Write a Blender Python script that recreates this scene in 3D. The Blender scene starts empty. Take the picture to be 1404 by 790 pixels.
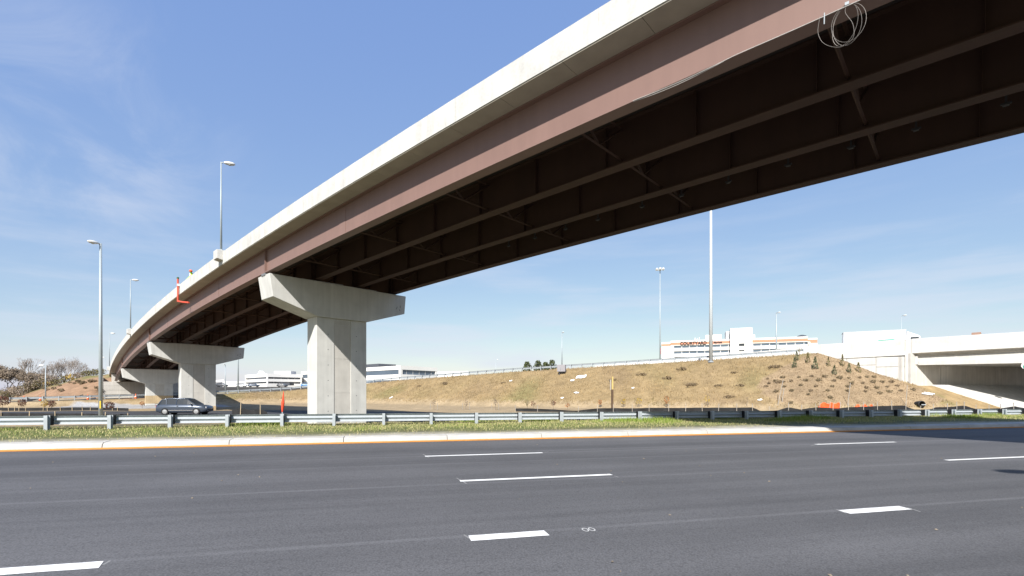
import bpy, math, random
import numpy as np
from mathutils import Vector, Matrix, Euler

# ------------------------------------------------------------------ camera, sky, sun, exposure
SC = bpy.context.scene
COL = SC.collection
FPX, CX, HY, EYE = 680.0, 702.0, 536.6, 1.61          # focal length, principal point and horizon in photo pixels; eye height (m)
cam_d = bpy.data.cameras.new('camera'); cam = bpy.data.objects.new('camera', cam_d); COL.objects.link(cam)
cam.location = (0, 0, EYE); cam.rotation_euler = (math.radians(90), 0, 0)
cam_d.sensor_width = 36.0; cam_d.lens = FPX / 1404 * 36.0
cam_d.shift_y = (HY - 395.0) / 1404.0
cam_d.clip_start = 0.1; cam_d.clip_end = 8000
SC.camera = cam

TH0, TK, TK2, GR, CV, BY0 = 0.76143, -0.00080, 4.93e-6, 0.0278, -0.000833, 30.8266   # bridge heading, curvature, grade, crest, distance
BN = Vector((math.sin(TH0), math.cos(TH0), 0)); BU = Vector((math.cos(TH0), -math.sin(TH0), 0))
ray = (BN * 1.015 - BU * 0.60) + Vector((0, 0, -1)); ray.normalize()
SUN_EL = math.asin(-ray.z); SUN_AZ = math.atan2(-ray.x, -ray.y)
sun_d = bpy.data.lights.new('sun', 'SUN'); sun = bpy.data.objects.new('sun', sun_d); COL.objects.link(sun)
sun.rotation_euler = ray.to_track_quat('-Z', 'Y').to_euler(); sun.location = (-20, -60, 60)
sun_d.energy = 5.0; sun_d.angle = math.radians(0.53); sun_d.color = (1.0, 0.965, 0.92)

world = bpy.data.worlds.new('World'); SC.world = world; world.use_nodes = True
wn, wl = world.node_tree.nodes, world.node_tree.links
wn.clear()
sky = wn.new('ShaderNodeTexSky'); sky.sky_type = 'NISHITA'; sky.sun_disc = False
sky.sun_elevation = SUN_EL; sky.sun_rotation = SUN_AZ
sky.altitude = 0; sky.air_density = 1.0; sky.dust_density = 0.6; sky.ozone_density = 1.6
bg = wn.new('ShaderNodeBackground'); bg.inputs[1].default_value = 0.105
wo = wn.new('ShaderNodeOutputWorld')
tc = wn.new('ShaderNodeTexCoord')
def wnode(t, **k):
    n = wn.new(t)
    for a, b in k.items(): setattr(n, a, b)
    return n
# thin cirrus: wispy noise on the sky direction, densest in one drifting patch and in low streaks near the horizon
mp = wnode('ShaderNodeMapping'); mp.inputs['Scale'].default_value = (2.2, 2.2, 3.2); mp.inputs['Rotation'].default_value = (0.2, 0.6, 0.4)
wl.new(tc.outputs['Generated'], mp.inputs['Vector'])
n1 = wnode('ShaderNodeTexNoise'); n1.inputs['Scale'].default_value = 2.1; n1.inputs['Detail'].default_value = 9; n1.inputs['Roughness'].default_value = 0.62; n1.inputs['Distortion'].default_value = 0.7
wl.new(mp.outputs[0], n1.inputs['Vector'])
def patch(dirv, r0, r1):
    d = Vector(dirv).normalized()
    vm = wnode('ShaderNodeVectorMath', operation='DISTANCE'); wl.new(tc.outputs['Generated'], vm.inputs[0]); vm.inputs[1].default_value = d
    mr = wnode('ShaderNodeMapRange', interpolation_type='SMOOTHSTEP'); wl.new(vm.outputs['Value'], mr.inputs[0])
    mr.inputs[1].default_value = r0; mr.inputs[2].default_value = r1; mr.inputs[3].default_value = 1; mr.inputs[4].default_value = 0
    return mr.outputs[0]
def px_dir(x, y): return ((x - CX) / FPX, 1.0, (HY - y) / FPX)
cr = wnode('ShaderNodeMapRange', interpolation_type='SMOOTHSTEP'); wl.new(n1.outputs[0], cr.inputs[0])
cr.inputs[1].default_value = 0.40; cr.inputs[2].default_value = 0.72
pa = patch(px_dir(120, 180), 0.02, 0.26)
mpa = wnode('ShaderNodeMath', operation='MULTIPLY'); wl.new(cr.outputs[0], mpa.inputs[0]); wl.new(pa, mpa.inputs[1])
# low streaks
mp2 = wnode('ShaderNodeMapping'); mp2.inputs['Scale'].default_value = (2.0, 2.0, 16.0); wl.new(tc.outputs['Generated'], mp2.inputs['Vector'])
n2 = wnode('ShaderNodeTexNoise'); n2.inputs['Scale'].default_value = 1.6; n2.inputs['Detail'].default_value = 7; n2.inputs['Roughness'].default_value = 0.55; wl.new(mp2.outputs[0], n2.inputs['Vector'])
cr2 = wnode('ShaderNodeMapRange', interpolation_type='SMOOTHSTEP'); wl.new(n2.outputs[0], cr2.inputs[0]); cr2.inputs[1].default_value = 0.42; cr2.inputs[2].default_value = 0.75
sx = wnode('ShaderNodeSeparateXYZ'); wl.new(tc.outputs['Generated'], sx.inputs[0])
lo = wnode('ShaderNodeMapRange', interpolation_type='SMOOTHSTEP'); wl.new(sx.outputs['Z'], lo.inputs[0]); lo.inputs[1].default_value = 0.0; lo.inputs[2].default_value = 0.42; lo.inputs[3].default_value = 1; lo.inputs[4].default_value = 0
mlo = wnode('ShaderNodeMath', operation='MULTIPLY'); wl.new(cr2.outputs[0], mlo.inputs[0]); wl.new(lo.outputs[0], mlo.inputs[1])
mlo2 = wnode('ShaderNodeMath', operation='MULTIPLY'); wl.new(mlo.outputs[0], mlo2.inputs[0]); mlo2.inputs[1].default_value = 0.72
mpa2 = wnode('ShaderNodeMath', operation='MULTIPLY'); wl.new(mpa.outputs[0], mpa2.inputs[0]); mpa2.inputs[1].default_value = 0.42
msum = wnode('ShaderNodeMath', operation='ADD', use_clamp=True); wl.new(mlo2.outputs[0], msum.inputs[0]); wl.new(mpa2.outputs[0], msum.inputs[1])
mixc = wnode('ShaderNodeMix', data_type='RGBA'); wl.new(msum.outputs[0], mixc.inputs[0]); sca = wnode('ShaderNodeVectorMath', operation='MULTIPLY_ADD'); wl.new(sky.outputs[0], sca.inputs[0])
sca.inputs[1].default_value = (.63, .52, .22); sca.inputs[2].default_value = (.72, 1.32, 3.52)      # thin even veil of high haze
wl.new(sca.outputs[0], mixc.inputs[6]); mixc.inputs[7].default_value = (4.3, 4.6, 5.3, 1)
wl.new(mixc.outputs[2], bg.inputs[0]); wl.new(bg.outputs[0], wo.inputs[0])

SC.view_settings.view_transform = 'Standard'; SC.view_settings.look = 'None'
SC.view_settings.gamma = 1.0; SC.view_settings.use_curve_mapping = False
SC.view_settings.exposure = 0.72
SC.render.engine = 'CYCLES'
SC.cycles.max_bounces = 6; SC.cycles.diffuse_bounces = 3

rnd = random.Random(7)
NR = np.random.default_rng(11)

# ------------------------------------------------------------------ materials
def mat(name, col, rough=0.8, metal=0.0, var=0.12, scale=3.0, bump=0.0, bscale=60.0, fine=0.06, fscale=90.0, spec=0.4, streak=0.0, coords='Object'):
    m = bpy.data.materials.new(name); m.use_nodes = True
    N, L = m.node_tree.nodes, m.node_tree.links
    b = N['Principled BSDF']; b.inputs['Roughness'].default_value = rough; b.inputs['Metallic'].default_value = metal
    b.inputs['Specular IOR Level'].default_value = spec
    t = N.new('ShaderNodeTexCoord')
    def noise(sc, det=4, vec=None):
        n = N.new('ShaderNodeTexNoise'); n.inputs['Scale'].default_value = sc; n.inputs['Detail'].default_value = det
        L.new(vec if vec else t.outputs[coords], n.inputs['Vector']); return n.outputs[0]
    def mul(a, k, off):
        q = N.new('ShaderNodeMath'); q.operation = 'MULTIPLY_ADD'; L.new(a, q.inputs[0]); q.inputs[1].default_value = k; q.inputs[2].default_value = off; return q.outputs[0]
    v = mul(noise(scale, 6), 2 * var * 1.6, 1 - var * 1.6)
    f = mul(noise(fscale, 2), 2 * fine * 1.6, 1 - fine * 1.6)
    pr = N.new('ShaderNodeMath'); pr.operation = 'MULTIPLY'; L.new(v, pr.inputs[0]); L.new(f, pr.inputs[1]); fac = pr.outputs[0]
    if streak:
        mpn = N.new('ShaderNodeMapping'); mpn.inputs['Scale'].default_value = (1.7, 1.7, 0.10); L.new(t.outputs[coords], mpn.inputs['Vector'])
        s = mul(noise(2.2, 5, mpn.outputs[0]), 2 * streak * 1.6, 1 - streak * 1.6)
        p2 = N.new('ShaderNodeMath'); p2.operation = 'MULTIPLY'; L.new(fac, p2.inputs[0]); L.new(s, p2.inputs[1]); fac = p2.outputs[0]
    mx = N.new('ShaderNodeMix'); mx.data_type = 'RGBA'; mx.blend_type = 'MULTIPLY'; mx.inputs[0].default_value = 1.0
    mx.inputs[6].default_value = (*col, 1); L.new(fac, mx.inputs[7]); L.new(mx.outputs[2], b.inputs['Base Color'])
    if bump:
        bp = N.new('ShaderNodeBump'); bp.inputs['Strength'].default_value = bump; bp.inputs['Distance'].default_value = 0.02
        L.new(noise(bscale, 3), bp.inputs['Height']); L.new(bp.outputs[0], b.inputs['Normal'])
    return m
M = {}
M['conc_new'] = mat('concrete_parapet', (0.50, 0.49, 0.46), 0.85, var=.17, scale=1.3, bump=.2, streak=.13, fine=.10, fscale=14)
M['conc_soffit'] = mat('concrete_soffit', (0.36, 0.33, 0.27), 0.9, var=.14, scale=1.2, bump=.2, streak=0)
M['conc_pier'] = mat('concrete_pier', (0.52, 0.515, 0.485), 0.9, var=.12, scale=1.1, bump=.25, streak=.12)
M['conc_panel'] = mat('concrete_recess', (0.47, 0.45, 0.41), 0.9, var=.12, scale=1.4, bump=.25, streak=.10)
M['conc_old'] = mat('concrete_overpass', (0.47, 0.46, 0.43), 0.9, var=.16, scale=.8, bump=.2, streak=.12)
M['conc_wall'] = mat('concrete_abutment', (0.51, 0.49, 0.45), 0.9, var=.14, scale=.7, bump=.2, streak=.16)
M['kerb'] = mat('concrete_kerb', (0.42, 0.405, 0.37), 0.9, var=.24, scale=2.2, bump=.3, fine=.1, fscale=40)
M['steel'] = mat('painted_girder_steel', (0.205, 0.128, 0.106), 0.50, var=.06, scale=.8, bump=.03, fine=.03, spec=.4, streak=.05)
M['steel_shaded'] = mat('shade_darkened_steel', (0.062, 0.031, 0.021), 0.7, var=.15, scale=.9, streak=.08)  # darkened girder steel: the underside's shade is put into the colour
M['deck_shaded'] = mat('shade_darkened_deck', (0.040, 0.030, 0.026), 0.8, var=.2, scale=1.0)  # near-black slab colour stands in for deep shade between the girders
M['galv'] = mat('galvanised_steel', (0.37, 0.40, 0.42), 0.45, metal=.15, var=.10, scale=5, fine=.05, spec=.5)
M['pole'] = mat('galvanised_pole', (0.34, 0.385, 0.40), 0.5, metal=.2, var=.06, scale=2)
M['mast'] = mat('mast_steel', (0.50, 0.54, 0.56), 0.5, metal=.1, var=.05)
M['wire_pale'] = mat('pale_wire', (0.55, 0.53, 0.50), 0.6)
M['hanger'] = mat('hanger_steel', (0.055, 0.05, 0.05), 0.7)
M['lamp'] = mat('lamp_housing', (0.62, 0.62, 0.60), 0.5, var=.05)
M['lens'] = mat('lamp_lens', (0.55, 0.55, 0.5), 0.15, var=.02)
M['rubber'] = mat('blockout_black', (0.012, 0.012, 0.014), 0.7)
M['blockgrey'] = mat('blockout_steel', (0.16, 0.165, 0.17), 0.6, var=.15)
M['paint_w'] = mat('road_paint_white', (0.70, 0.70, 0.68), 0.6, var=.12, scale=5, fine=.16, fscale=45)
M['silt'] = mat('silt_fabric', (0.013, 0.013, 0.014), 0.75, var=.25, scale=2, bump=.3, bscale=8)
M['wood'] = mat('stake_wood', (0.42, 0.34, 0.23), 0.85, var=.2, scale=8)
M['woodgrey'] = mat('weathered_wood', (0.33, 0.30, 0.26), 0.85, var=.2, scale=6)
M['timber'] = mat('dark_timber', (0.085, 0.052, 0.030), 0.85, var=.25, scale=6)
M['plywood'] = mat('plywood', (0.50, 0.36, 0.13), 0.8, var=.12, scale=5)
M['orange'] = mat('orange_plastic', (0.85, 0.13, 0.03), 0.6, var=.10, scale=6)
M['red'] = mat('red_pipe', (0.62, 0.085, 0.045), 0.45, var=.10, scale=5)
M['white'] = mat('white_sheet', (0.74, 0.74, 0.72), 0.6, var=.06)
M['wire'] = mat('wire', (0.20, 0.18, 0.165), 0.5, metal=.3)
M['bwall'] = mat('white_render_wall', (0.76, 0.74, 0.70), 0.9, var=.04, scale=.1)
M['bgrey'] = mat('grey_render_wall', (0.46, 0.46, 0.46), 0.9, var=.05, scale=.1)
M['bbrick'] = mat('brick_wall', (0.40, 0.25, 0.19), 0.9, var=.08, scale=.3)
M['terracotta'] = mat('terracotta_band', (0.52, 0.235, 0.145), 0.9, var=.05, scale=.2)
M['glass'] = mat('window_glass', (0.085, 0.115, 0.15), 0.12, var=.15, scale=.15, spec=.7)
M['dglass'] = mat('dark_window_glass', (0.028, 0.034, 0.042), 0.12, var=.2, scale=.15, spec=.6)
M['sign_red'] = mat('sign_red', (0.60, 0.04, 0.06), 0.6)
M['letter'] = mat('sign_letters', (0.045, 0.028, 0.022), 0.6)
M['green'] = mat('sign_green', (0.02, 0.26, 0.17), 0.5)
M['bark'] = mat('bark', (0.155, 0.125, 0.105), 0.95, var=.25, scale=5)
M['twig'] = mat('twigs', (0.29, 0.245, 0.21), 0.95, var=.25, scale=2)
M['leaf_brown'] = mat('leaf_brown', (0.235, 0.185, 0.135), 0.9, var=.3, scale=1)
M['leaf_green'] = mat('leaf_evergreen', (0.060, 0.072, 0.028), 0.9, var=.3, scale=1.3)
M['leaf_sage'] = mat('leaf_sage', (0.105, 0.115, 0.060), 0.9, var=.3, scale=4)
M['weed'] = mat('dry_weed', (0.165, 0.120, 0.070), 0.9, var=.3, scale=3)
M['leaf_olive'] = mat('leaf_olive', (0.145, 0.125, 0.050), 0.9, var=.3, scale=1.3)
M['leaf_yellow'] = mat('leaf_yellow', (0.36, 0.24, 0.035), 0.8, var=.25, scale=3)
M['leaf_rust'] = mat('leaf_rust', (0.30, 0.12, 0.035), 0.8, var=.25, scale=3)
M['leaf_red'] = mat('leaf_darkred', (0.115, 0.052, 0.034), 0.9, var=.25, scale=3)
M['shrub'] = mat('dormant_shrub', (0.150, 0.116, 0.062), 0.9, var=.3, scale=3)
M['tyre'] = mat('tyre', (0.016, 0.016, 0.017), 0.8)
M['rim'] = mat('rim', (0.42, 0.43, 0.44), 0.35, metal=.6)
M['car_blue'] = mat('car_paint_slate', (0.070, 0.088, 0.120), 0.22, metal=.35, var=.02, spec=.6)
M['car_white'] = mat('car_paint_white', (0.65, 0.66, 0.67), 0.25, var=.02, spec=.6)
M['car_dark'] = mat('car_paint_dark', (0.035, 0.038, 0.045), 0.25, var=.02, spec=.6)
M['car_azure'] = mat('car_paint_azure', (0.07, 0.22, 0.46), 0.25, var=.02, spec=.6)
M['chrome'] = mat('chrome', (0.72, 0.73, 0.74), 0.2, metal=.8)
M['headlamp'] = mat('headlamp', (0.75, 0.76, 0.78), 0.15)
M['taillamp'] = mat('taillamp', (0.45, 0.02, 0.02), 0.25)
M['truck_white'] = mat('truck_white', (0.74, 0.75, 0.76), 0.4, var=.03)
M['truck_green'] = mat('truck_green', (0.03, 0.30, 0.21), 0.4, var=.03)
M['skin'] = mat('skin', (0.42, 0.25, 0.17), 0.6)
M['trousers'] = mat('trousers', (0.05, 0.06, 0.09), 0.9)
M['hivis'] = mat('hivis_vest', (0.42, 0.66, 0.03), 0.7)
M['hairdark'] = mat('boot', (0.03, 0.025, 0.02), 0.8)
M['gunmetal'] = mat('dark_roof_plant', (0.06, 0.065, 0.075), 0.7)

def asphalt(name, base, seams=()):
    m = bpy.data.materials.new(name); m.use_nodes = True
    N, L = m.node_tree.nodes, m.node_tree.links; b = N['Principled BSDF']
    b.inputs['Roughness'].default_value = 0.82; b.inputs['Specular IOR Level'].default_value = 0.35
    t = N.new('ShaderNodeTexCoord')
    def mth(op, a, c, d=None):
        q = N.new('ShaderNodeMath'); q.operation = op
        for i, x in enumerate((a, c, d)):
            if x is None: continue
            if isinstance(x, (int, float)): q.inputs[i].default_value = x
            else: L.new(x, q.inputs[i])
        return q.outputs[0]
    def noise(sc, det, rg, vec):
        n = N.new('ShaderNodeTexNoise'); n.inputs['Scale'].default_value = sc; n.inputs['Detail'].default_value = det; n.inputs['Roughness'].default_value = rg; L.new(vec, n.inputs['Vector']); return n.outputs[0]
    O = t.outputs['Object']
    mpn = N.new('ShaderNodeMapping'); mpn.inputs['Scale'].default_value = (0.022, 0.62, 1); L.new(O, mpn.inputs['Vector'])
    band = noise(1.0, 4, .5, mpn.outputs[0])                      # wheel paths and paver passes along the road
    mp3 = N.new('ShaderNodeMapping'); mp3.inputs['Scale'].default_value = (0.06, 5.0, 1); L.new(O, mp3.inputs['Vector'])
    band2 = noise(1.0, 3, .5, mp3.outputs[0])
    blot = noise(.35, 5, .6, O); grit = noise(55, 3, .7, O)
    vor = N.new('ShaderNodeTexVoronoi'); vor.inputs['Scale'].default_value = 48; L.new(O, vor.inputs['Vector'])
    fac = mth('MULTIPLY_ADD', band, 1.25, .38)
    fac = mth('MULTIPLY', fac, mth('MULTIPLY_ADD', band2, .36, .82))
    fac = mth('MULTIPLY', fac, mth('MULTIPLY_ADD', blot, .4, .80))
    fac = mth('MULTIPLY', fac, mth('MULTIPLY_ADD', grit, 1.1, .45))
    fac = mth('MULTIPLY', fac, mth('MULTIPLY_ADD', vor.outputs['Distance'], -.55, 1.2))
    if seams:
        sp = N.new('ShaderNodeSeparateXYZ'); L.new(O, sp.inputs[0])
        for (q, w, amt) in seams:                                  # scuffed paving joints that run along the lanes
            d = mth('ABSOLUTE', mth('SUBTRACT', sp.outputs['Y'], q), 0)
            d = mth('SUBTRACT', d, mth('MULTIPLY', noise(.5, 3, .6, O), .05))
            mr = N.new('ShaderNodeMapRange'); L.new(d, mr.inputs[0]); mr.inputs[1].default_value = 0; mr.inputs[2].default_value = w; mr.inputs[3].default_value = 1; mr.inputs[4].default_value = 0
            k = mth('MULTIPLY', mr.outputs[0], mth('MULTIPLY_ADD', noise(.25, 4, .6, O), 1.6, -.25))
            fac = mth('ADD', fac, mth('MULTIPLY', k, amt))
    mx = N.new('ShaderNodeMix'); mx.data_type = 'RGBA'; mx.blend_type = 'MULTIPLY'; mx.inputs[0].default_value = 1; mx.inputs[6].default_value = (*base, 1)
    L.new(fac, mx.inputs[7]); L.new(mx.outputs[2], b.inputs['Base Color'])
    bp = N.new('ShaderNodeBump'); bp.inputs['Strength'].default_value = .5; bp.inputs['Distance'].default_value = .006; L.new(grit, bp.inputs['Height']); L.new(bp.outputs[0], b.inputs['Normal'])
    return m

def vcol_mat(name, rough=0.95, var=.35, scale=.9, fscale=9.0, bump=.6, bdist=.12, bscale=3.0):
    """soil and grass ground: colour from the mesh's 'base' attribute, broken up by noise"""
    m = bpy.data.materials.new(name); m.use_nodes = True
    N, L = m.node_tree.nodes, m.node_tree.links; b = N['Principled BSDF']; b.inputs['Roughness'].default_value = rough; b.inputs['Specular IOR Level'].default_value = .15
    a = N.new('ShaderNodeAttribute'); a.attribute_name = 'base'; t = N.new('ShaderNodeTexCoord')
    def noise(sc, det):
        n = N.new('ShaderNodeTexNoise'); n.inputs['Scale'].default_value = sc; n.inputs['Detail'].default_value = det; n.inputs['Roughness'].default_value = .65; L.new(t.outputs['Object'], n.inputs['Vector']); return n.outputs[0]
    def ma(x, k, o):
        q = N.new('ShaderNodeMath'); q.operation = 'MULTIPLY_ADD'; L.new(x, q.inputs[0]); q.inputs[1].default_value = k; q.inputs[2].default_value = o; return q.outputs[0]
    def mu(x, y):
        q = N.new('ShaderNodeMath'); q.operation = 'MULTIPLY'; L.new(x, q.inputs[0]); L.new(y, q.inputs[1]); return q.outputs[0]
    f = mu(mu(ma(noise(scale, 6), 2.2 * var, 1 - 1.1 * var), ma(noise(fscale, 5), .9, .55)), ma(noise(.12, 3), .4, .8))
    mx = N.new('ShaderNodeMix'); mx.data_type = 'RGBA'; mx.blend_type = 'MULTIPLY'; mx.inputs[0].default_value = 1; L.new(a.outputs['Color'], mx.inputs[6]); L.new(f, mx.inputs[7])
    L.new(mx.outputs[2], b.inputs['Base Color'])
    if bump:
        bp = N.new('ShaderNodeBump'); bp.inputs['Strength'].default_value = bump; bp.inputs['Distance'].default_value = bdist; L.new(noise(bscale, 8), bp.inputs['Height']); L.new(bp.outputs[0], b.inputs['Normal'])
    return m
M['ground'] = vcol_mat('soil_and_turf', var=.55, scale=.7, fscale=5.0)
def blade_mat(name):
    m = bpy.data.materials.new(name); m.use_nodes = True
    N, L = m.node_tree.nodes, m.node_tree.links; b = N['Principled BSDF']; b.inputs['Roughness'].default_value = .8; b.inputs['Specular IOR Level'].default_value = .2
    a = N.new('ShaderNodeAttribute'); a.attribute_name = 'base'; L.new(a.outputs['Color'], b.inputs['Base Color'])
    return m
M['blade'] = blade_mat('grass_blades')

# ------------------------------------------------------------------ object helpers
ORG = {}
def V(*a): return Vector(a)
def tag(o, label, cat, group=None):
    o['label'] = label; o['category'] = cat
    if group: o['group'] = group
    return o
def thing(name, label, cat, loc=(0, 0, 0), rotz=0, group=None):
    o = bpy.data.objects.new(name, None); COL.objects.link(o); o.empty_display_size = .3
    o.location = loc; o.rotation_euler = (0, 0, rotz); ORG[o.name] = Vector(loc)
    return tag(o, label, cat, group)
def struct_empty(name, loc=(0, 0, 0)):
    o = bpy.data.objects.new(name, None); COL.objects.link(o); o.location = loc; ORG[o.name] = Vector(loc); o['kind'] = 'structure'; return o
class MB:
    def __init__(s): s.v = []; s.f = []
    def add(s, vs, fs):
        n = len(s.v); s.v += [tuple(p) for p in vs]; s.f += [tuple(i + n for i in q) for q in fs]; return s
    def box(s, c, d, ex=V(1, 0, 0), ey=V(0, 1, 0), ez=V(0, 0, 1)):
        c = Vector(c); h = [x / 2 for x in d]
        vs = [c + ex * (h[0] * i) + ey * (h[1] * j) + ez * (h[2] * k) for k in (-1, 1) for j in (-1, 1) for i in (-1, 1)]
        return s.add(vs, [(0, 2, 3, 1), (4, 5, 7, 6), (0, 1, 5, 4), (2, 6, 7, 3), (0, 4, 6, 2), (1, 3, 7, 5)])
    def prism(s, poly, o, ea, eb, ec, c0, c1):
        """poly in (ea, eb), extruded along ec from c0 to c1"""
        o = Vector(o); n = len(poly)
        vs = [o + ea * a + eb * b + ec * c0 for a, b in poly] + [o + ea * a + eb * b + ec * c1 for a, b in poly]
        return s.add(vs, [tuple(reversed(range(n))), tuple(range(n, 2 * n))] + [(i, (i + 1) % n, (i + 1) % n + n, i + n) for i in range(n)])
    def tube(s, pts, r, n=8, r1=None, cap=True):
        pts = [Vector(p) for p in pts]; m = len(pts); rr = [r + ((r1 if r1 is not None else r) - r) * i / max(1, m - 1) for i in range(m)]
        prev = None; vs = []
        for i, p in enumerate(pts):
            t = (pts[min(i + 1, m - 1)] - pts[max(i - 1, 0)]).normalized()
            if prev is None:
                a = t.cross(V(0, 0, 1)); 
                if a.length < 1e-3: a = t.cross(V(1, 0, 0))
            else: a = prev - t * prev.dot(t)
            a.normalize(); prev = a; b = t.cross(a)
            vs += [p + (a * math.cos(2 * math.pi * k / n) + b * math.sin(2 * math.pi * k / n)) * rr[i] for k in range(n)]
        fs = [(i * n + k, i * n + (k + 1) % n, (i + 1) * n + (k + 1) % n, (i + 1) * n + k) for i in range(m - 1) for k in range(n)]
        if cap: fs += [tuple(reversed(range(n))), tuple(range((m - 1) * n, m * n))]
        return s.add(vs, fs)
    def lathe(s, c, prof, n=16, ax=V(0, 0, 1)):
        """prof: (radius, height) along ax"""
        c = Vector(c); a = ax.cross(V(0.3, 0.8, 0.1)); a.normalize(); b = ax.cross(a)
        vs = [c + ax * h + (a * math.cos(2 * math.pi * k / n) + b * math.sin(2 * math.pi * k / n)) * r for r, h in prof for k in range(n)]
        m = len(prof)
        fs = [(i * n + k, i * n + (k + 1) % n, (i + 1) * n + (k + 1) % n, (i + 1) * n + k) for i in range(m - 1) for k in range(n)]
        fs += [tuple(reversed(range(n))), tuple(range((m - 1) * n, m * n))]
        return s.add(vs, fs)
    def sweep(s, rings, cap=True):
        n = len(rings[0]); m = len(rings)
        vs = [p for r in rings for p in r]
        fs = [(i * n + k, i * n + (k + 1) % n, (i + 1) * n + (k + 1) % n, (i + 1) * n + k) for i in range(m - 1) for k in range(n)]
        if cap: fs += [tuple(reversed(range(n))), tuple(range((m - 1) * n, m * n))]
        return s.add(vs, fs)
    def mesh(s, name, mt, off=V(0, 0, 0), smooth=False):
        me = bpy.data.meshes.new(name); me.from_pydata([(p[0] - off[0], p[1] - off[1], p[2] - off[2]) for p in s.v], [], s.f)
        me.materials.append(mt)
        import bmesh
        bm = bmesh.new(); bm.from_mesh(me); bmesh.ops.recalc_face_normals(bm, faces=bm.faces); bm.to_mesh(me); bm.free()
        if smooth:
            for p in me.polygons: p.use_smooth = True
        me.update(); return me
def put(name, me, parent=None, loc=(0, 0, 0), rot=(0, 0, 0), scale=None):
    o = bpy.data.objects.new(name, me); COL.objects.link(o); o.parent = parent; o.location = loc; o.rotation_euler = rot
    if scale: o.scale = scale
    return o
def build(mb, name, mt, parent=None, smooth=False, bevel=0, loc=None):
    """world-space builder -> one mesh object. Parts keep their root's origin; a top-level thing gets the origin given in loc."""
    if parent is not None: off = ORG[parent.name]
    else: off = Vector(loc) if loc is not None else V(0, 0, 0)
    me = mb.mesh(name, M[mt] if isinstance(mt, str) else mt, off, smooth)
    o = put(name, me, parent, (0, 0, 0) if parent is not None else off); ORG[o.name] = off
    if bevel:
        bv = o.modifiers.new('bevel', 'BEVEL'); bv.width = bevel; bv.segments = 2; bv.limit_method = 'ANGLE'; bv.angle_limit = math.radians(35)
    return o
def local_part(mb, name, mt, parent, loc=(0, 0, 0), rot=(0, 0, 0), smooth=False):
    o = put(name, mb.mesh(name, M[mt], V(0, 0, 0), smooth), parent, loc, rot); return o
def copy_tree(src, parent=None, **kw):
    c = src.copy(); COL.objects.link(c); c.parent = parent
    for ch in list(src.children): copy_tree(ch, c)
    return c
def at(x, y, Y): return V((x - CX) / FPX * Y, Y, EYE + (HY - y) * Y / FPX)

# ------------------------------------------------------------------ terrain function
PHI = math.radians(13.6); CP, SP = math.cos(PHI), math.sin(PHI)
KY = 15.79; XS = 0.018; KZ = 0.08                        # kerb line, road cross-fall, kerb-foot level
RD = V(CP, SP, 0); RQ = V(-SP, CP, 0)                       # along the road, across it (away from the camera)
def rq(a, q, z=0.0): return V(0, KY, 0) + RD * a + RQ * q + V(0, 0, z)
OA, OB = 0.01107, 0.00612                                     # ramp/overpass edge line: OA*Y + OB*X = 1
def oline(x):
    t = (x - CX) / FPX; Y = 1 / (OA + OB * t); return t * Y, Y
OD = V(OA, -OB, 0).normalized(); OM = V(OB, OA, 0).normalized()
CREST = [(-130, 60, -.6), (-100, 66, -.5), (-78, 76, -.1), (-70.8, 80, .15), (-64.2, 87, .4), (-57, 97, 1.0), (-47, 103, 1.65), (-35.8, 105, 2.8)]
for x, z in ((550, 3.85), (700, 5.05), (850, 5.75), (1020, 6.4), (1121, 6.75), (1160, 5.5), (1200, 3.9), (1241, 2.75), (1256, 2.3)):
    X, Y = oline(x); CREST.append((X, Y, z))
NWING = len(CREST)
ABD = V(.93, .368, 0)                                          # overpass abutment wall runs this way under the deck
cx0, cy0 = CREST[-1][0], CREST[-1][1]
CREST += [(cx0 + ABD.x * 14, cy0 + ABD.y * 14, 2.3), (cx0 + ABD.x * 40, cy0 + ABD.y * 40, 2.2), (cx0 + ABD.x * 90, cy0 + ABD.y * 90, 2.0)]
HILL = [(-70, 97, 4.6), (-76, 98.5, 5.4), (-85, 99, 4.7), (-92, 99, 2.7), (-101, 99.5, .6), (-125, 101, -.2), (-170, 104, -.5)]
HILL.reverse()
def poly_dist(X, Y, P):
    best = np.full(X.shape, 1e9); zz = np.zeros(X.shape); sg = np.zeros(X.shape)
    for (x0, y0, z0), (x1, y1, z1) in zip(P[:-1], P[1:]):
        dx, dy = x1 - x0, y1 - y0; L2 = dx * dx + dy * dy
        t = np.clip(((X - x0) * dx + (Y - y0) * dy) / L2, 0, 1)
        ex, ey = X - x0 - t * dx, Y - y0 - t * dy; d = np.hypot(ex, ey)
        k = d < best; best = np.where(k, d, best); zz = np.where(k, z0 + t * (z1 - z0), zz); sg = np.where(k, np.sign(dx * ey - dy * ex), sg)
    return best, zz, sg
def sst(x, a, b):
    t = np.clip((x - a) / (b - a), 0, 1); return t * t * (3 - 2 * t)
_ph = NR.uniform(0, 6.28, (12, 2)); _fr = NR.normal(0, 1, (12, 2))
def wob(X, Y, sc):
    s = 0
    for i in range(12): s = s + np.sin(X * _fr[i, 0] / sc + _ph[i, 0]) * np.cos(Y * _fr[i, 1] / sc + _ph[i, 1])
    return s / 5.0
GB = -0.75
BAX, BAY = -74.75, 93.25                                        # near corner of the viaduct's abutment
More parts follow.
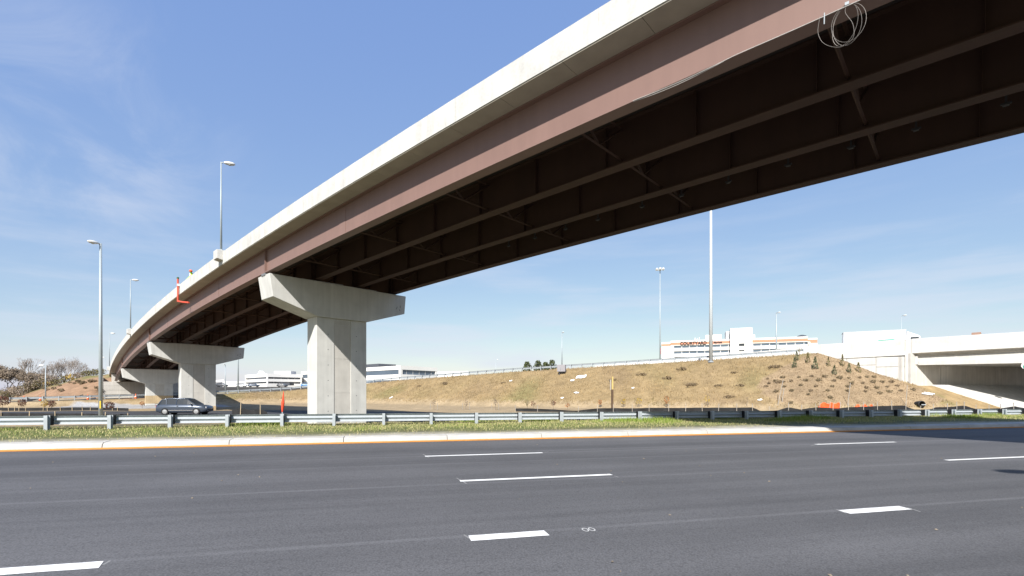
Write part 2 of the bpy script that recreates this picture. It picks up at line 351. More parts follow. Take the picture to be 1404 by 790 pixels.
def hgt(X, Y):
    X = np.asarray(X, float); Y = np.asarray(Y, float)
    q = -X * SP + (Y - KY) * CP
    z = np.where(q < .32, KZ + XS * q - .15, .235 + .015 * sst(q, .5, 3.6))
    z = np.where(q > 6.6, .25 + (GB - .25) * sst(q, 6.6, 12.0), z)
    z = z + np.where(q > .6, 1, 0) * .02 * wob(X, Y, .8) * np.clip(q, 0, 1) + np.where(q > 9, .05 * wob(X, Y, 3.0), 0)
    far = q > 9
    d, zc, sg = poly_dist(X, Y, CREST)
    near = zc - np.maximum(d - .9, 0) / 2.05 + .10 * wob(X, Y, 2.2) * sst(d, 1, 4)
    noff = (X - BAX) * BN.x + (Y - BAY) * BN.y; soff = (X - BAX) * BU.x + (Y - BAY) * BU.y      # across / along the bridge from its abutment
    bgz = 1.5 + 2.6 * sst(X, -75, -20) + 0.0 * Y
    back = zc + (bgz - zc) * sst(d, 16, 60) * sst(noff, 13, 20)
    back = np.where(noff < 13, zc + (-.4 - zc) * sst(d, 8, 20), back)
    back = back * (1 - sst(Y, 330, 600))
    e = np.where(sg > 0, back, near)
    z = np.where(far, np.where(sg > 0, np.where(d < 9, zc, e), np.maximum(z, e)), z)
    d2, z2, s2 = poly_dist(X, Y, HILL)
    hill = np.where(s2 > 0, z2 - np.maximum(d2 - 9, 0) / 7.0, z2 - d2 / 2.1 + .1 * wob(X, Y, 2))
    hill = np.where(soff > -.5, hill - np.maximum(noff + 2.4, 0) * 4.0, hill - np.maximum(noff - 11.5, 0) / 1.8)
    z = np.where((noff < 40) & far & (Y < 220), np.maximum(z, hill), z)
    return z
def H1(x, y): return float(hgt(np.array([x]), np.array([y]))[0])
def ground_at(px, py, y0=24.0, y1=220.0):
    """first terrain point under a photo pixel (for something that stands on the ground there)"""
    Ys = np.arange(y0, y1, .1); Xs = (px - CX) / FPX * Ys; Zs = EYE + (HY - py) * Ys / FPX
    k = np.nonzero(Zs <= hgt(Xs, Ys))[0]
    i = k[0] if len(k) else len(Ys) - 1
    return V(Xs[i], Ys[i], H1(Xs[i], Ys[i]))
def col_at(px, Y, dz=0.0):
    X = (px - CX) / FPX * Y; return V(X, Y, H1(X, Y) + dz)
def inpoly(X, Y, P):
    r = np.zeros(X.shape, bool); j = len(P) - 1
    for i in range(len(P)):
        xi, yi = P[i][0], P[i][1]; xj, yj = P[j][0], P[j][1]
        c = ((yi > Y) != (yj > Y)) & (X < (xj - xi) * (Y - yi) / (yj - yi + 1e-12) + xi)
        r ^= c; j = i
    return r

# ------------------------------------------------------------------ ground sheet
def ground():
    av = np.concatenate([[-3000, -1500, -800, -450, -280, -210], np.arange(-170, 150.1, .8), [170, 200, 260, 400, 800, 1600, 3000]])
    qv = np.concatenate([[-1500, -400, -120, -50, -27, -12], np.arange(-.4, 6.5, .22), np.arange(6.6, 96, .55), np.arange(96.5, 150, 1.5), [160, 180, 210, 250, 320, 420, 600, 900, 1500, 3000, 6000]])
    A, Q = np.meshgrid(av, qv)
    X = A * CP - Q * SP; Y = KY + A * SP + Q * CP
    Z = hgt(X, Y)
    # paved areas cut the sheet slightly lower
    n, m = A.shape
    co = np.stack([X, Y, Z], -1).reshape(-1, 3)
    idx = np.arange(n * m).reshape(n, m)
    f = np.stack([idx[:-1, :-1], idx[:-1, 1:], idx[1:, 1:], idx[1:, :-1]], -1).reshape(-1, 4)
    me = bpy.data.meshes.new('ground')
    me.vertices.add(len(co)); me.vertices.foreach_set('co', co.ravel())
    me.loops.add(f.size); me.loops.foreach_set('vertex_index', f.ravel()); me.polygons.add(len(f))
    me.polygons.foreach_set('loop_start', np.arange(0, f.size, 4)); me.polygons.foreach_set('loop_total', np.full(len(f), 4)); me.update(calc_edges=True)
    me.polygons.foreach_set('use_smooth', np.ones(len(f), bool))
    # base colours of the different soils
    C = np.zeros((n, m, 3)); C[:] = (.245, .178, .092)                                   # dry turf
    W1 = wob(X, Y, 2.6); W2 = wob(X, Y, 6.0)
    g = sst(W1 + .5 * W2, .1, 1.1)[..., None]; C = C * (1 - .7 * g) + np.array((.150, .140, .055)) * .7 * g
    g = sst(-W1 + .6 * W2, .2, 1.2)[..., None]; C = C * (1 - .65 * g) + np.array((.150, .105, .068)) * .65 * g
    d, zc, sg = poly_dist(X, Y, CREST)
    toe = (sg < 0) & (Z < .1) & (Q > 9)
    C[toe] = (.31, .235, .14)                                                           # bare sandy soil at the toe
    C[(sg > 0) & (Q > 9)] = (.25, .21, .14)
    mul = [ground_at(x, y) for x, y in ((1112, 487), (1100, 490), (1075, 503), (1048, 518), (1041, 530), (1046, 541), (1060, 549), (1085, 555), (1140, 558), (1200, 559), (1262, 557), (1296, 550), (1290, 545), (1275, 539), (1262, 533), (1246, 528), (1241, 526))]
    mul += [V(oline(1200)[0], oline(1200)[1] + 1.5, 0), V(oline(1121)[0], oline(1121)[1] + 1.5, 0)]
    C[inpoly(X, Y, mul)] = (.268, .196, .118)                                           # shredded bark mulch
    C[(d < 30) & (X > 51) & (sg < 0) & ~inpoly(X, Y, mul)] = (.30, .215, .11)
    d2, z2, s2 = poly_dist(X, Y, HILL)
    hl = (X < -55) & (d2 < 15) & (s2 < 0) & (Z > .3) & (Y > 82)
    C[hl] = (.25, .16, .10)
    noff = (X - BAX) * BN.x + (Y - BAY) * BN.y
    tp = (noff < 14) & (Y > 92) & ((s2 > 0) | (d2 < 1.3)) & (Z > .8)
    C[tp] = (.15, .14, .06)
    gr = inpoly(X, Y, [(-66, 70), (-52, 66), (-42, 74), (-50, 86), (-60, 86), (-70, 79)])
    C[gr] = (.33, .325, .32)                                                              # pale gravel below the far pier
    C[(Q < 25) & (X < 12)] = (.115, .105, .065); C[(Q < 13.5) & (X < 45)] = (.125, .125, .06)
    v = (Q > .3) & (Q < 6); wv = wob(X, Y, 1.4)
    g = (sst(Q + .9 * wv, 1.6, 3.4) * v)[..., None]; C = C * (1 - g) + np.array((.105, .13, .04)) * g
    g = (sst(-Q - .5 * wv, -1.9, -.8) * v)[..., None]; C = C * (1 - .8 * g) + np.array((.36, .335, .28)) * .8 * g
    C[Y > 130] = (.22, .2, .12)
    at_ = me.color_attributes.new('base', 'FLOAT_COLOR', 'POINT')
    at_.data.foreach_set('color', np.concatenate([C.reshape(-1, 3), np.ones((n * m, 1))], 1).ravel())
    me.materials.append(M['ground'])
    o = put('ground', me); o['kind'] = 'structure'
    return mul
MULCH = ground()

# ------------------------------------------------------------------ road, markings, kerb
def road_local(px, py):
    tx = (px - CX) / FPX; k = -tx * SP + CP                      # q = k*Y - KY*CP on this pixel's ray
    Y = (EYE - KZ + XS * KY * CP) / ((py - HY) / FPX + XS * k); X = tx * Y
    return X * CP + (Y - KY) * SP, -X * SP + (Y - KY) * CP
LQ = [road_local(690, y)[1] for y in (622.6, 657.2, 735.3)]      # lane lines, measured across the road
seams = [(LQ[0] + .02, .05, .42), (LQ[1] - .25, .05, .36), (LQ[2] + .10, .045, .40), (LQ[2] - 2.1, .10, .25), (LQ[0] - 1.2, .04, .25)]
for lane in (LQ[0] + 1.75, (LQ[0] + LQ[1]) / 2, (LQ[1] + LQ[2]) / 2, LQ[2] - 1.75):
    seams += [(lane - .85, .42, -.11), (lane + .85, .42, -.11), (lane, .30, -.07)]      # tyre-polished wheel paths, oil down the lane middle
M['asphalt'] = asphalt('asphalt_road', (.0925, .0915, .0945), seams)
M['asphalt2'] = asphalt('asphalt_side_road', (.048, .048, .051))
road = bpy.data.objects.new('road', None)
mb = MB(); mb.add([(-400, -27, 0), (400, -27, 0), (400, .02, 0), (-400, .02, 0)], [(0, 1, 2, 3)])
me = mb.mesh('road', M['asphalt']); road = put('road', me, None, (0, KY, KZ)); road.rotation_euler = (math.atan(XS), 0, PHI); road['kind'] = 'structure'
def dash(px0, py0, px1, py1, w, q=None, sk0=0, sk1=0):
    a0, q0 = road_local(px0, py0); a1, q1 = road_local(px1, py1)
    if q is None: q = (q0 + q1) / 2
    m_ = MB(); h = w / 2
    # worn, slightly ragged ends
    top = [(a0 + (a1 - a0) * t + (rnd.uniform(-.01, .01)), q + h + rnd.uniform(-.004, .004)) for t in np.linspace(0, 1, 12)]
    bot = [(a0 + (a1 - a0) * t + (rnd.uniform(-.01, .01)), q - h + rnd.uniform(-.004, .004)) for t in np.linspace(0, 1, 12)]
    top[0] = (a0 + sk0, q + h); top[-1] = (a1 + sk1, q + h)
    vs = [(x, y, .004) for x, y in bot] + [(x, y, .004) for x, y in top]
    m_.add(vs, [(i, i + 1, i + 13, i + 12) for i in range(11)])
    return local_part(m_, 'lane_dash', 'paint_w', road)
dash(583, 626, 745, 621.5, .13, LQ[0]); dash(1125, 610.5, 1234, 607, .13, LQ[0])
dash(631, 660, 842, 652.5, .13, LQ[1]); dash(1310, 633, 1530, 624, .13, LQ[1])
dash(-90, 789, 141, 776, .20, None, .0, -.06); dash(644, 738.5, 750, 732, .20, LQ[2]); dash(1158, 702.5, 1246, 697.5, .20, LQ[2])
# yellow edge line: a stripe in the gutter that laps up the foot of the kerb face
M['paint_y'] = mat('road_paint_yellow', (0.43, 0.185, 0.035), 0.7, var=.16, scale=5, fine=.12, fscale=90)
for a0_, a1_ in ((-150, 22.5), (22.5, 150)):
    m_ = MB(); av_ = np.linspace(a0_, a1_, 140)
    rows_ = [[(a, q + rnd.uniform(-.005, .005) * (k == 0), z) for a in av_] for k, (q, z) in enumerate(((-.15, .004), (-.004, .004), (.0035, .034)))]
    m_.add(sum(rows_, []), [(r * 140 + i, r * 140 + i + 1, (r + 1) * 140 + i + 1, (r + 1) * 140 + i) for r in range(2) for i in range(139)])
    local_part(m_, 'edge_line', 'paint_y', road)
M['mark'] = mat('faded_white_spray', (.42, .42, .41), .7, var=.2, scale=20); mat_grey_mark = 'mark'
# survey mark: two small white rings sprayed on the lane
m_ = MB(); ca, cq = road_local(807, 726.5)
for k in (-1, 1):
    for i in range(20):
        a0, a1 = 2 * math.pi * i / 20, 2 * math.pi * (i + 1) / 20; c = (ca + k * .042, cq)
        m_.add([(c[0] + math.cos(a) * .040 * r, c[1] + math.sin(a) * .075 * r, .004) for a, r in ((a0, .66), (a1, .66), (a1, 1), (a0, 1))], [(0, 1, 2, 3)])
local_part(m_, 'survey_mark', mat_grey_mark, road)

# faint layout ticks sprayed where the dashes start and stop
M['chalk'] = mat('faded_chalk', (.22, .22, .215), .8, var=.3, scale=8)
for x0, y0, x1, y1 in ((580, 623, 588, 627.5), (745, 620.5, 752, 619.5), (626, 655.5, 640, 663.5), (842, 652.5, 848, 654.5), (636, 733.5, 645, 739), (1147, 698.5, 1160, 704), (1244, 696, 1262, 702), (141, 775, 151, 769), (1112, 611.5, 1124, 608)):
    a, b = road_local(x0, y0), road_local(x1, y1); L_ = math.hypot(b[0] - a[0], b[1] - a[1]); nx_, ny_ = -(b[1] - a[1]) / L_ * .012, (b[0] - a[0]) / L_ * .012
    m_ = MB(); m_.add([(a[0] - nx_, a[1] - ny_, .002), (b[0] - nx_, b[1] - ny_, .002), (b[0] + nx_, b[1] + ny_, .002), (a[0] + nx_, a[1] + ny_, .002)], [(0, 1, 2, 3)]); local_part(m_, 'layout_tick', 'chalk', road)
kerb = struct_empty('kerb', (0, KY, KZ)); kerb.rotation_euler = (0, 0, PHI)
prof = [(0, -.05), (0, .02), (.045, .135), (.10, .165), (.46, .185), (.46, -.05)]
m_ = MB(); m_.prism(prof, V(0, 0, 0), V(0, 1, 0), V(0, 0, 1), V(1, 0, 0), .006, 3.044)
kme = m_.mesh('kerb_stone', M['kerb'])
for i in range(-16, 32):
    o = put('kerb_stone', kme, kerb, (i * 3.05 + 1.0, rnd.uniform(.0, .006), rnd.uniform(-.006, .004)), (0, 0, rnd.uniform(-.001, .001)))
    bv = o.modifiers.new('bevel', 'BEVEL'); bv.width = .015; bv.segments = 2; bv.limit_method = 'ANGLE'

# road under the viaduct, on the low ground behind the median rail
def strip(name, pts, w, zoff, mt):
    """road strip along a polyline (x, y), lying zoff above the terrain"""
    P = [Vector((x, y, 0)) for x, y in pts]; rings = []
    for i, p in enumerate(P):
        t = (P[min(i + 1, len(P) - 1)] - P[max(i - 1, 0)]).normalized(); s = V(-t.y, t.x, 0)
        rings.append([p + s * (w * k) for k in np.linspace(-.5, .5, 9)])
    vs = []; fs = []
    for r in rings:
        for p in r: vs.append((p.x, p.y, H1(p.x, p.y) + zoff))
    for i in range(len(rings) - 1):
        for k in range(8): fs.append((i * 9 + k, i * 9 + k + 1, (i + 1) * 9 + k + 1, (i + 1) * 9 + k))
    o = put(name, MB().add(vs, fs).mesh(name, M[mt])); o['kind'] = 'structure'; return o
def smooth_pts(P, n):
    P = np.array(P, float); s = np.concatenate([[0], np.cumsum(np.hypot(*np.diff(P, axis=0).T))]); t = np.linspace(0, s[-1], n)
    out = np.stack([np.interp(t, s, P[:, i]) for i in range(2)], 1)
    k = np.ones(7) / 7
    for i in range(2):
        e = np.concatenate([[out[0, i]] * 3, out[:, i], [out[-1, i]] * 3]); out[:, i] = np.convolve(e, k, 'valid')
    return [tuple(p) for p in out]
strip('underpass_road', smooth_pts([(-130, 47), (-80, 49), (-45, 52), (-28, 55), (-12, 49), (2, 42.5), (14, 40), (60, 49), (130, 66)], 120), 13, .03, 'asphalt2')
LOFF = []
for i in range(2, NWING - 5):
    x, y, z = CREST[i]; x0, y0, _ = CREST[i - 1]; x1, y1, _ = CREST[i + 1]
    t = V(x1 - x0, y1 - y0, 0).normalized(); s = V(-t.y, t.x, 0); LOFF.append((x + s.x * 5.0, y + s.y * 5.0))
strip('ramp_road', smooth_pts([(-120, 66), (-100, 71)] + LOFF, 130), 7.0, .05, 'asphalt2')

# ------------------------------------------------------------------ viaduct: plan and profile
_S = np.linspace(-130, 80, 2101)
_th = TH0 + TK * _S + TK2 * _S * _S
_x = np.cumsum(np.cos(_th)) * .1; _y = np.cumsum(-np.sin(_th)) * .1
_i0 = int(np.argmin(abs(_S))); _x += (372 - CX) / FPX * BY0 - _x[_i0]; _y += BY0 - _y[_i0]
SUPER = 0.008
def zb(s): return 7.5 + EYE + GR * s + .5 * CV * s * s
def bp_(s, off, dz):
    th = TH0 + TK * s + TK2 * s * s; x = float(np.interp(s, _S, _x)); y = float(np.interp(s, _S, _y))
    return V(x + math.sin(th) * off, y + math.cos(th) * off, zb(s) + dz - SUPER * off)
def uv(s):
    th = TH0 + TK * s + TK2 * s * s; return V(math.cos(th), -math.sin(th), 0), V(math.sin(th), math.cos(th), 0)
WG = 9.26; OVR = .82
S0, S1 = -87.0, 66.0
def srange(a, b, st):
    n = max(1, int(round((b - a) / st))); return [a + (b - a) * i / n for i in range(n + 1)]
BR = thing('viaduct', 'long curved ramp bridge on brown steel girders with white concrete parapets', 'bridge', bp_(S0, 4.6, -3.4))
def bsweep(sec, a, b, st=1.5): return MB().sweep([[bp_(s, o, z) for o, z in sec] for s in srange(a, b, st)])
def bsweepn(sec, a, b, st=1.5): return bsweep(sec, a, b, st)
GC = [.12 + i * (WG - .24) / 3 for i in range(4)]
D = 1.56
girders = []
for gi, c in enumerate(GC):
    fw = .23
    sec = [(c - fw, 0), (c + fw, 0), (c + fw, .045), (c + .012, .045), (c + .012, D - .04), (c + .18, D - .04), (c + .18, D), (c - .18, D), (c - .18, D - .04), (c - .012, D - .04), (c - .012, .045), (c - fw, .045)]
    g = build(bsweep(sec, S0, S1), 'girder', 'steel' if gi == 0 else 'steel_shaded', BR); girders.append(g)
# deck slab in poured bays, overhang soffit and parapet panels
SL0, SL1 = -100.0, 66.0
build(bsweep([(0.0, D + .005), (WG, D + .005), (WG + OVR - .02, D + .02), (WG + OVR - .02, D + .22), (-OVR + .05, D + .22), (-OVR + .05, D + .10), (0.0, D + .10)], SL0, SL1), 'deck_slab', 'deck_shaded', BR)
ss = srange(SL0, SL1, 2.5)
for a, b in zip(ss[:-1], ss[1:]):
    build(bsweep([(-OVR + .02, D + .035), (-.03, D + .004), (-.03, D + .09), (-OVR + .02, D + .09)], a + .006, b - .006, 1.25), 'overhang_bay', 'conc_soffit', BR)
PT = 2.495
pan = srange(SL0, SL1, 6.0)
par = build(bsweep([(-OVR - .002, D + .10), (-OVR - .002, D + .20), (-OVR + .05, D + .20), (-OVR + .05, D + .10)], SL0, SL1), 'parapet', 'conc_new', BR)
def parsec(o, sg): return [(o, D + .075), (o + sg * .045, D + .075), (o + sg * .045, D + .225), (o + sg * .38, D + .225), (o + sg * .30, D + .40), (o + sg * .24, PT - .02), (o + sg * .22, PT), (o + sg * .02, PT), (o, PT - .02)]
for a, b in zip(pan[:-1], pan[1:]):
    build(bsweep(parsec(-OVR - .01, 1), a + .005, b - .005, 1.5), 'parapet_panel', 'conc_new', par)
build(bsweep(parsec(WG + OVR + .01, -1), SL0, SL1), 'far_parapet', 'conc_new', BR)
# lamp pedestals widen the parapet
LAMPS = (-6.9, -46.5, -86.5)
for s in LAMPS:
    u, n = uv(s); m_ = MB()
    o = bp_(s, 0, 0)
    m_.prism([(-OVR - .40, PT - .52), (-OVR + .05, PT - .62), (-OVR + .30, PT - .3), (-OVR + .30, PT + .10), (-OVR - .40, PT + .10)], o, n, V(0, 0, 1), u, -.42, .42)
    build(m_, 'lamp_pedestal', 'conc_new', BR, bevel=.03)
# web stiffeners, bearing stiffeners, splices
st_me = MB().box((0, 0, 0), (.012, .15, D - .10)).mesh('stiffener', M['steel'])
st_in = MB().box((0, 0, 0), (.012, .15, D - .10)).mesh('stiffener', M['steel_shaded'])
piers_s = (-1.0, -38.5, -67.5)
for gi, c in enumerate(GC):
    g = girders[gi]; org = ORG[BR.name]
    for s in srange(S0 + 1, S1 - 1, 3.3):
        u, n = uv(s)
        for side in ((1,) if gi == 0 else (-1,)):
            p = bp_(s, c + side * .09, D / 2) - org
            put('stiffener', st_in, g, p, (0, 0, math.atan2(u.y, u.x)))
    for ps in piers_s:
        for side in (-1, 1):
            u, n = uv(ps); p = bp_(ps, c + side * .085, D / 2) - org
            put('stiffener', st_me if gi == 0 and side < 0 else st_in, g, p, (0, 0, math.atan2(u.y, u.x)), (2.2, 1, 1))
sp_me = MB().box((0, 0, 0), (.62, .012, D - .22)).mesh('splice_plate', M['steel'])
for s in (8.8, -11.2, -29.0, -48.0, 27.0 + 22):
    u, n = uv(s); put('splice_plate', sp_me, girders[0], bp_(s, GC[0] - .020, D / 2) - ORG[BR.name], (0, 0, math.atan2(u.y, u.x)))
# cross frames between the girders
for s in srange(S0 + 3, S1 - 3, 6.6):
    for b in range(3):
        p0, p1 = GC[b] + .02, GC[b + 1] - .02; mid = (p0 + p1) / 2
        m_ = MB(); T = lambda o, z: bp_(s, o, z)
        for A, B in (((p0, .22), (p1, .22)), ((p0, D - .25), (p1, D - .25)), ((p0, D - .25), (mid, .22)), ((p1, D - .25), (mid, .22))):
            m_.tube([T(*A), T(*B)], .05, 4)
        build(m_, 'cross_frame', 'steel_shaded', BR)
# conduit hangers in the last bay
for px, py in ((1378, 140), (1257, 172), (1167, 198), (1079, 222), (1000, 243), (935, 263), (880, 279), (820, 294), (775, 308), (733, 320), (697, 330)):
    HO = GC[2] + 1.45
    best = min(srange(-10, 50, .1), key=lambda s: (lambda p: abs(CX + FPX * p.x / p.y - px) if p.y > 1 else 9e9)(bp_(s, HO, .12)))
    u, n = uv(best); m_ = MB()
    m_.box(bp_(best, HO, .92), (.05, .05, 1.26), u, n); m_.box(bp_(best, HO, .30), (.24, .05, .05), u, n); m_.box(bp_(best, HO, .26), (.14, .12, .05), u, n)
    build(m_, 'conduit_hanger', 'hanger', BR)

# ------------------------------------------------------------------ piers
M['conc_mud'] = mat('mud_splashed_concrete', (0.44, 0.335, 0.20), 0.95, var=.2, scale=1.5, bump=.25, streak=.12)
def pier(s, label, base, mud=0):
    u, n = uv(s); top = [bp_(s, o, -.12).z for o in (-.1, 9.95)]
    o = bp_(s, 4.87, 0); o.z = 0
    root = thing('bridge_pier', label, 'pier', (o.x, o.y, base), 0, 'hammerhead piers of the viaduct')
    org = V(o.x, o.y, 0); Z = V(0, 0, 1)
    L = -4.97; R = 5.06; zt0, zt1 = top
    cap = MB(); cap.prism([(L, zt0), (L + .22, zt0 - 1.42), (-1.86, zt0 - 2.36), (1.86, zt0 - 2.36), (R - .12, zt1 - 1.36), (R, zt1)], org, n, Z, u, -.95, .95)
    c = build(cap, 'cap_beam', 'conc_pier', root, bevel=.025)
    zc = zt0 - 2.36
    col = MB(); hw, hd, r, rd = 1.84, .72, .62, .05
    plan = []
    for sx_, sy_ in ((1, 1),):
        plan = [(-hw, -hd), (-r, -hd), (-r, -hd + rd), (r, -hd + rd), (r, -hd), (hw, -hd), (hw, hd), (r, hd), (r, hd - rd), (-r, hd - rd), (-r, hd), (-hw, hd)]
    col.prism(plan, org, n, u, Z, base - .6, zc)
    cl = build(col, 'column', 'conc_pier', root, bevel=.015)
    th_ = MB().lathe((0, 0, 0), [(.03, -.004), (.03, .004)], 8, V(1, 0, 0)).mesh('tie_hole', M['gunmetal'])
    for zt_h in np.arange(base + 1.0, zc - .2, 1.05):
        for a_ in (-1.05, 1.05):
            p_ = org + n * a_ + u * (hd + .002) + V(0, 0, zt_h) - ORG[root.name]; put('tie_hole', th_, cl, p_, (0, 0, math.atan2(u.y, u.x)))
    if mud: build(MB().prism([(x * 1.003, y * 1.006) for x, y in ((-hw, -hd), (hw, -hd), (hw, hd), (-hw, hd))], org, n, u, Z, base - .3, base + mud), 'mud_splash_band', 'conc_mud', cl)
    # formed recess panels, poured in lifts
    zz = base - .1; k = 0
    while zz < zc - .25:
        h_ = min(2.35, zc - .12 - zz)
        for sd in (-1, 1):
            pm = MB(); pm.box(org + u * (sd * (hd - rd + .006)) + V(0, 0, zz + h_ / 2), (2 * r - .03, .012, h_ - .018), n, u)
            build(pm, 'recess_panel', 'conc_panel', cl)
        zz += h_
    for gc in GC:
        pb = bp_(s, gc, 0); m_ = MB(); zt = zt0 + (zt1 - zt0) * (gc + .1) / 10.05
        m_.box((pb.x, pb.y, (pb.z + zt - .02) / 2 - .015), (.62, .50, max(.05, pb.z - zt + .02)), u, n)
        build(m_, 'bearing', 'blockgrey', root)
    for k_, (a_, z_) in enumerate(((4.25, -.98), (4.55, -.85), (4.50, -1.12))):
        mk = MB(); mk.box(org + n * a_ + u * .953 + V(0, 0, zt1 + z_), (.035, .006, .22 - .05 * k_), (n + V(0, 0, .5 * (k_ - 1))).normalized(), u, (V(0, 0, 1) - n * (.5 * (k_ - 1))).normalized()); build(mk, 'sprayed_mark', 'gunmetal', c)
    ped = MB(); ped.prism([(-2.9, -.02), (-2.9, .055), (.0, .075), (0, .035), (2.6, .04), (2.6, -.10), (0, -.08)], org + V(0, 0, (zt0 + zt1) / 2 + .012), n, Z, u, -.80, .80)
    build(ped, 'pedestal_step', 'conc_pier', root)
    return root
pier(-1.0, 'nearest tall concrete hammerhead pier just behind the median guardrail', GB)
pier(-38.5, 'middle concrete hammerhead pier behind the passing slate car', GB - .03, .55)
pier(-67.5, 'farthest concrete hammerhead pier standing on pale gravel near the abutment', -.1, 1.0)

# abutment
sA = -86.5; u, n = uv(sA); oA = bp_(sA, 0, 0); oA.z = 0; Z = V(0, 0, 1)
AB = thing('abutment', 'pale concrete abutment wall where the viaduct meets the brown hillside', 'abutment', (oA.x, oA.y, 0))
zt = bp_(sA, 0, -.15).z
for k in range(5):
    z0 = -.6 + (zt + .6) * k / 5; z1 = -.6 + (zt + .6) * (k + 1) / 5
    m_ = MB(); m_.box(oA + n * 4.8 + u * (-.5 + rnd.uniform(-.004, .004)) + Z * ((z0 + z1) / 2), (1.0, 13.0, z1 - z0 - .03), u, n)
    build(m_, 'wall_course', 'conc_wall', AB)
m_ = MB(); m_.box(oA + n * 4.8 - u * .55 + Z * ((zt - .6) / 2), (.9, 12.9, zt + .55), u, n); build(m_, 'wall_core', 'conc_wall', AB)
m_ = MB(); m_.box(oA + n * (-1.95) - u * 3.0 + Z * (zt / 2 + .3), (6.0, .4, zt + 1.4), u, n); build(m_, 'wing_wall', 'conc_wall', AB)
m_ = MB(); m_.box(oA + n * 4.8 - u * 1.4 + Z * (zt + .75), (.7, 10.6, 1.5), u, n); build(m_, 'back_wall', 'conc_wall', AB)

# ------------------------------------------------------------------ guardrails
WP = [(0, .155), (.02, .150), (.075, .115), (.08, .075), (.03, .03), (.0, .0), (.03, -.03), (.08, -.075), (.075, -.115), (.02, -.150), (0, -.155)]
def wprofile(th=.012): return WP + [(x - th, z) for x, z in reversed(WP)]
gdir = math.radians(13.8); GD = V(math.cos(gdir), math.sin(gdir), 0); GQ = V(-GD.y, GD.x, 0)
GP0 = V(-16.30, 17.38, 0)
def gtop(i): return .735 - .0065 * i
GR_ = thing('guardrail', 'galvanised steel median guardrail with posts beyond the grass verge', 'guardrail', (GP0.x, GP0.y, .2), gdir)
Ipoly = [(-.055, -.08), (.055, -.08), (.055, -.07), (.006, -.07), (.006, .07), (.055, .07), (.055, .08), (-.055, .08), (-.055, .07), (-.006, .07), (-.006, -.07), (-.055, -.07)]
gpost = MB().prism(Ipoly, V(0, 0, 0), V(1, 0, 0), V(0, 1, 0), V(0, 0, 1), -1.0, 0.02).mesh('post', M['galv'])
gblk = MB().box((0, 0, 0), (.10, .20, .34)).mesh('blockout', M['rubber'])
m_ = MB(); m_.prism(wprofile(), V(0, 0, 0), V(0, 1, 0), V(0, 0, 1), V(1, 0, 0), -.04, 3.81 + .04); grail = m_.mesh('rail', M['galv'])
gbolt = MB().lathe((0, 0, 0), [(.001, 0), (.018, 0), (.016, -.012), (.004, -.016)], 8, V(0, 1, 0)).mesh('bolt', M['galv'])
for i in range(-6, 40):
    z = gtop(i) - .2
    put('post', gpost, GR_, (i * 1.905, 0, z + rnd.uniform(-.008, .01)), (rnd.uniform(-.012, .012), rnd.uniform(-.012, .012), 0))
    put('blockout', gblk, GR_, (i * 1.905, .185, z - .16))
    if i % 2 == 0:
        put('rail', grail, GR_, (i * 1.905, .30 + (.004 if (i // 2) % 2 else 0), z - .155), (0, math.atan2(.0065, 1.905), 0))

def rail_thing(name, label, pts, spacing, top=.72, side=1, group=None):
    """curved guardrail on a 3-D polyline: posts, blockouts and 2-post rail panels"""
    P = np.array([(p[0], p[1], p[2]) for p in pts]); s = np.concatenate([[0], np.cumsum(np.hypot(np.diff(P[:, 0]), np.diff(P[:, 1])))])
    def pos(t): return V(*[float(np.interp(t, s, P[:, k])) for k in range(3)])
    root = thing(name, label, 'guardrail', pos(0), 0, group); o = pos(0)
    N_ = int(s[-1] / spacing)
    pm = MB().box((0, 0, -.32), (.10, .15, 1.1)).mesh('post', M['galv']); bk = MB().box((0, 0, 0), (.10, .18, .30)).mesh('blockout', M['blockgrey'])
    for i in range(N_ + 1):
        p = pos(i * spacing); t = (pos(min(s[-1], i * spacing + .3)) - pos(max(0, i * spacing - .3))).normalized(); ang = math.atan2(t.y, t.x)
        q = V(-t.y, t.x, 0).normalized() * side
        put('post', pm, root, p - o + V(0, 0, top - .2), (0, 0, ang))
        put('blockout', bk, root, p - o + q * .16 + V(0, 0, top - .17), (0, 0, ang))
        if i % 2 == 0 and i < N_:
            a, b = p + q * .27, None
            p2 = pos(min(s[-1], (i + 2) * spacing)); t2 = (p2 - p).normalized(); q2 = V(-t2.y, t2.x, 0).normalized()
            a = p + q * .27 + V(0, 0, top - .155); b = p2 + q * .27 + V(0, 0, top - .155)
            m_ = MB().sweep([[c + q2 * (x * side) + V(0, 0, z) for x, z in wprofile()] for c in (a - t2 * .04, b + t2 * .04)])
            build(m_, 'rail', 'galv', root)
    return root
crest_s = [(x, y, z) for x, y, z in CREST[2:NWING - 4]]
cp = smooth_pts([(x, y) for x, y, z in crest_s], 160)
rp = []
for x, y in cp:
    d, zc, sg = poly_dist(np.array([x]), np.array([y]), CREST); rp.append((x, y, float(zc[0])))
rail_thing('ramp_guardrail', 'galvanised guardrail along the climbing ramp on top of the dry grass embankment', rp, 1.905, .74)

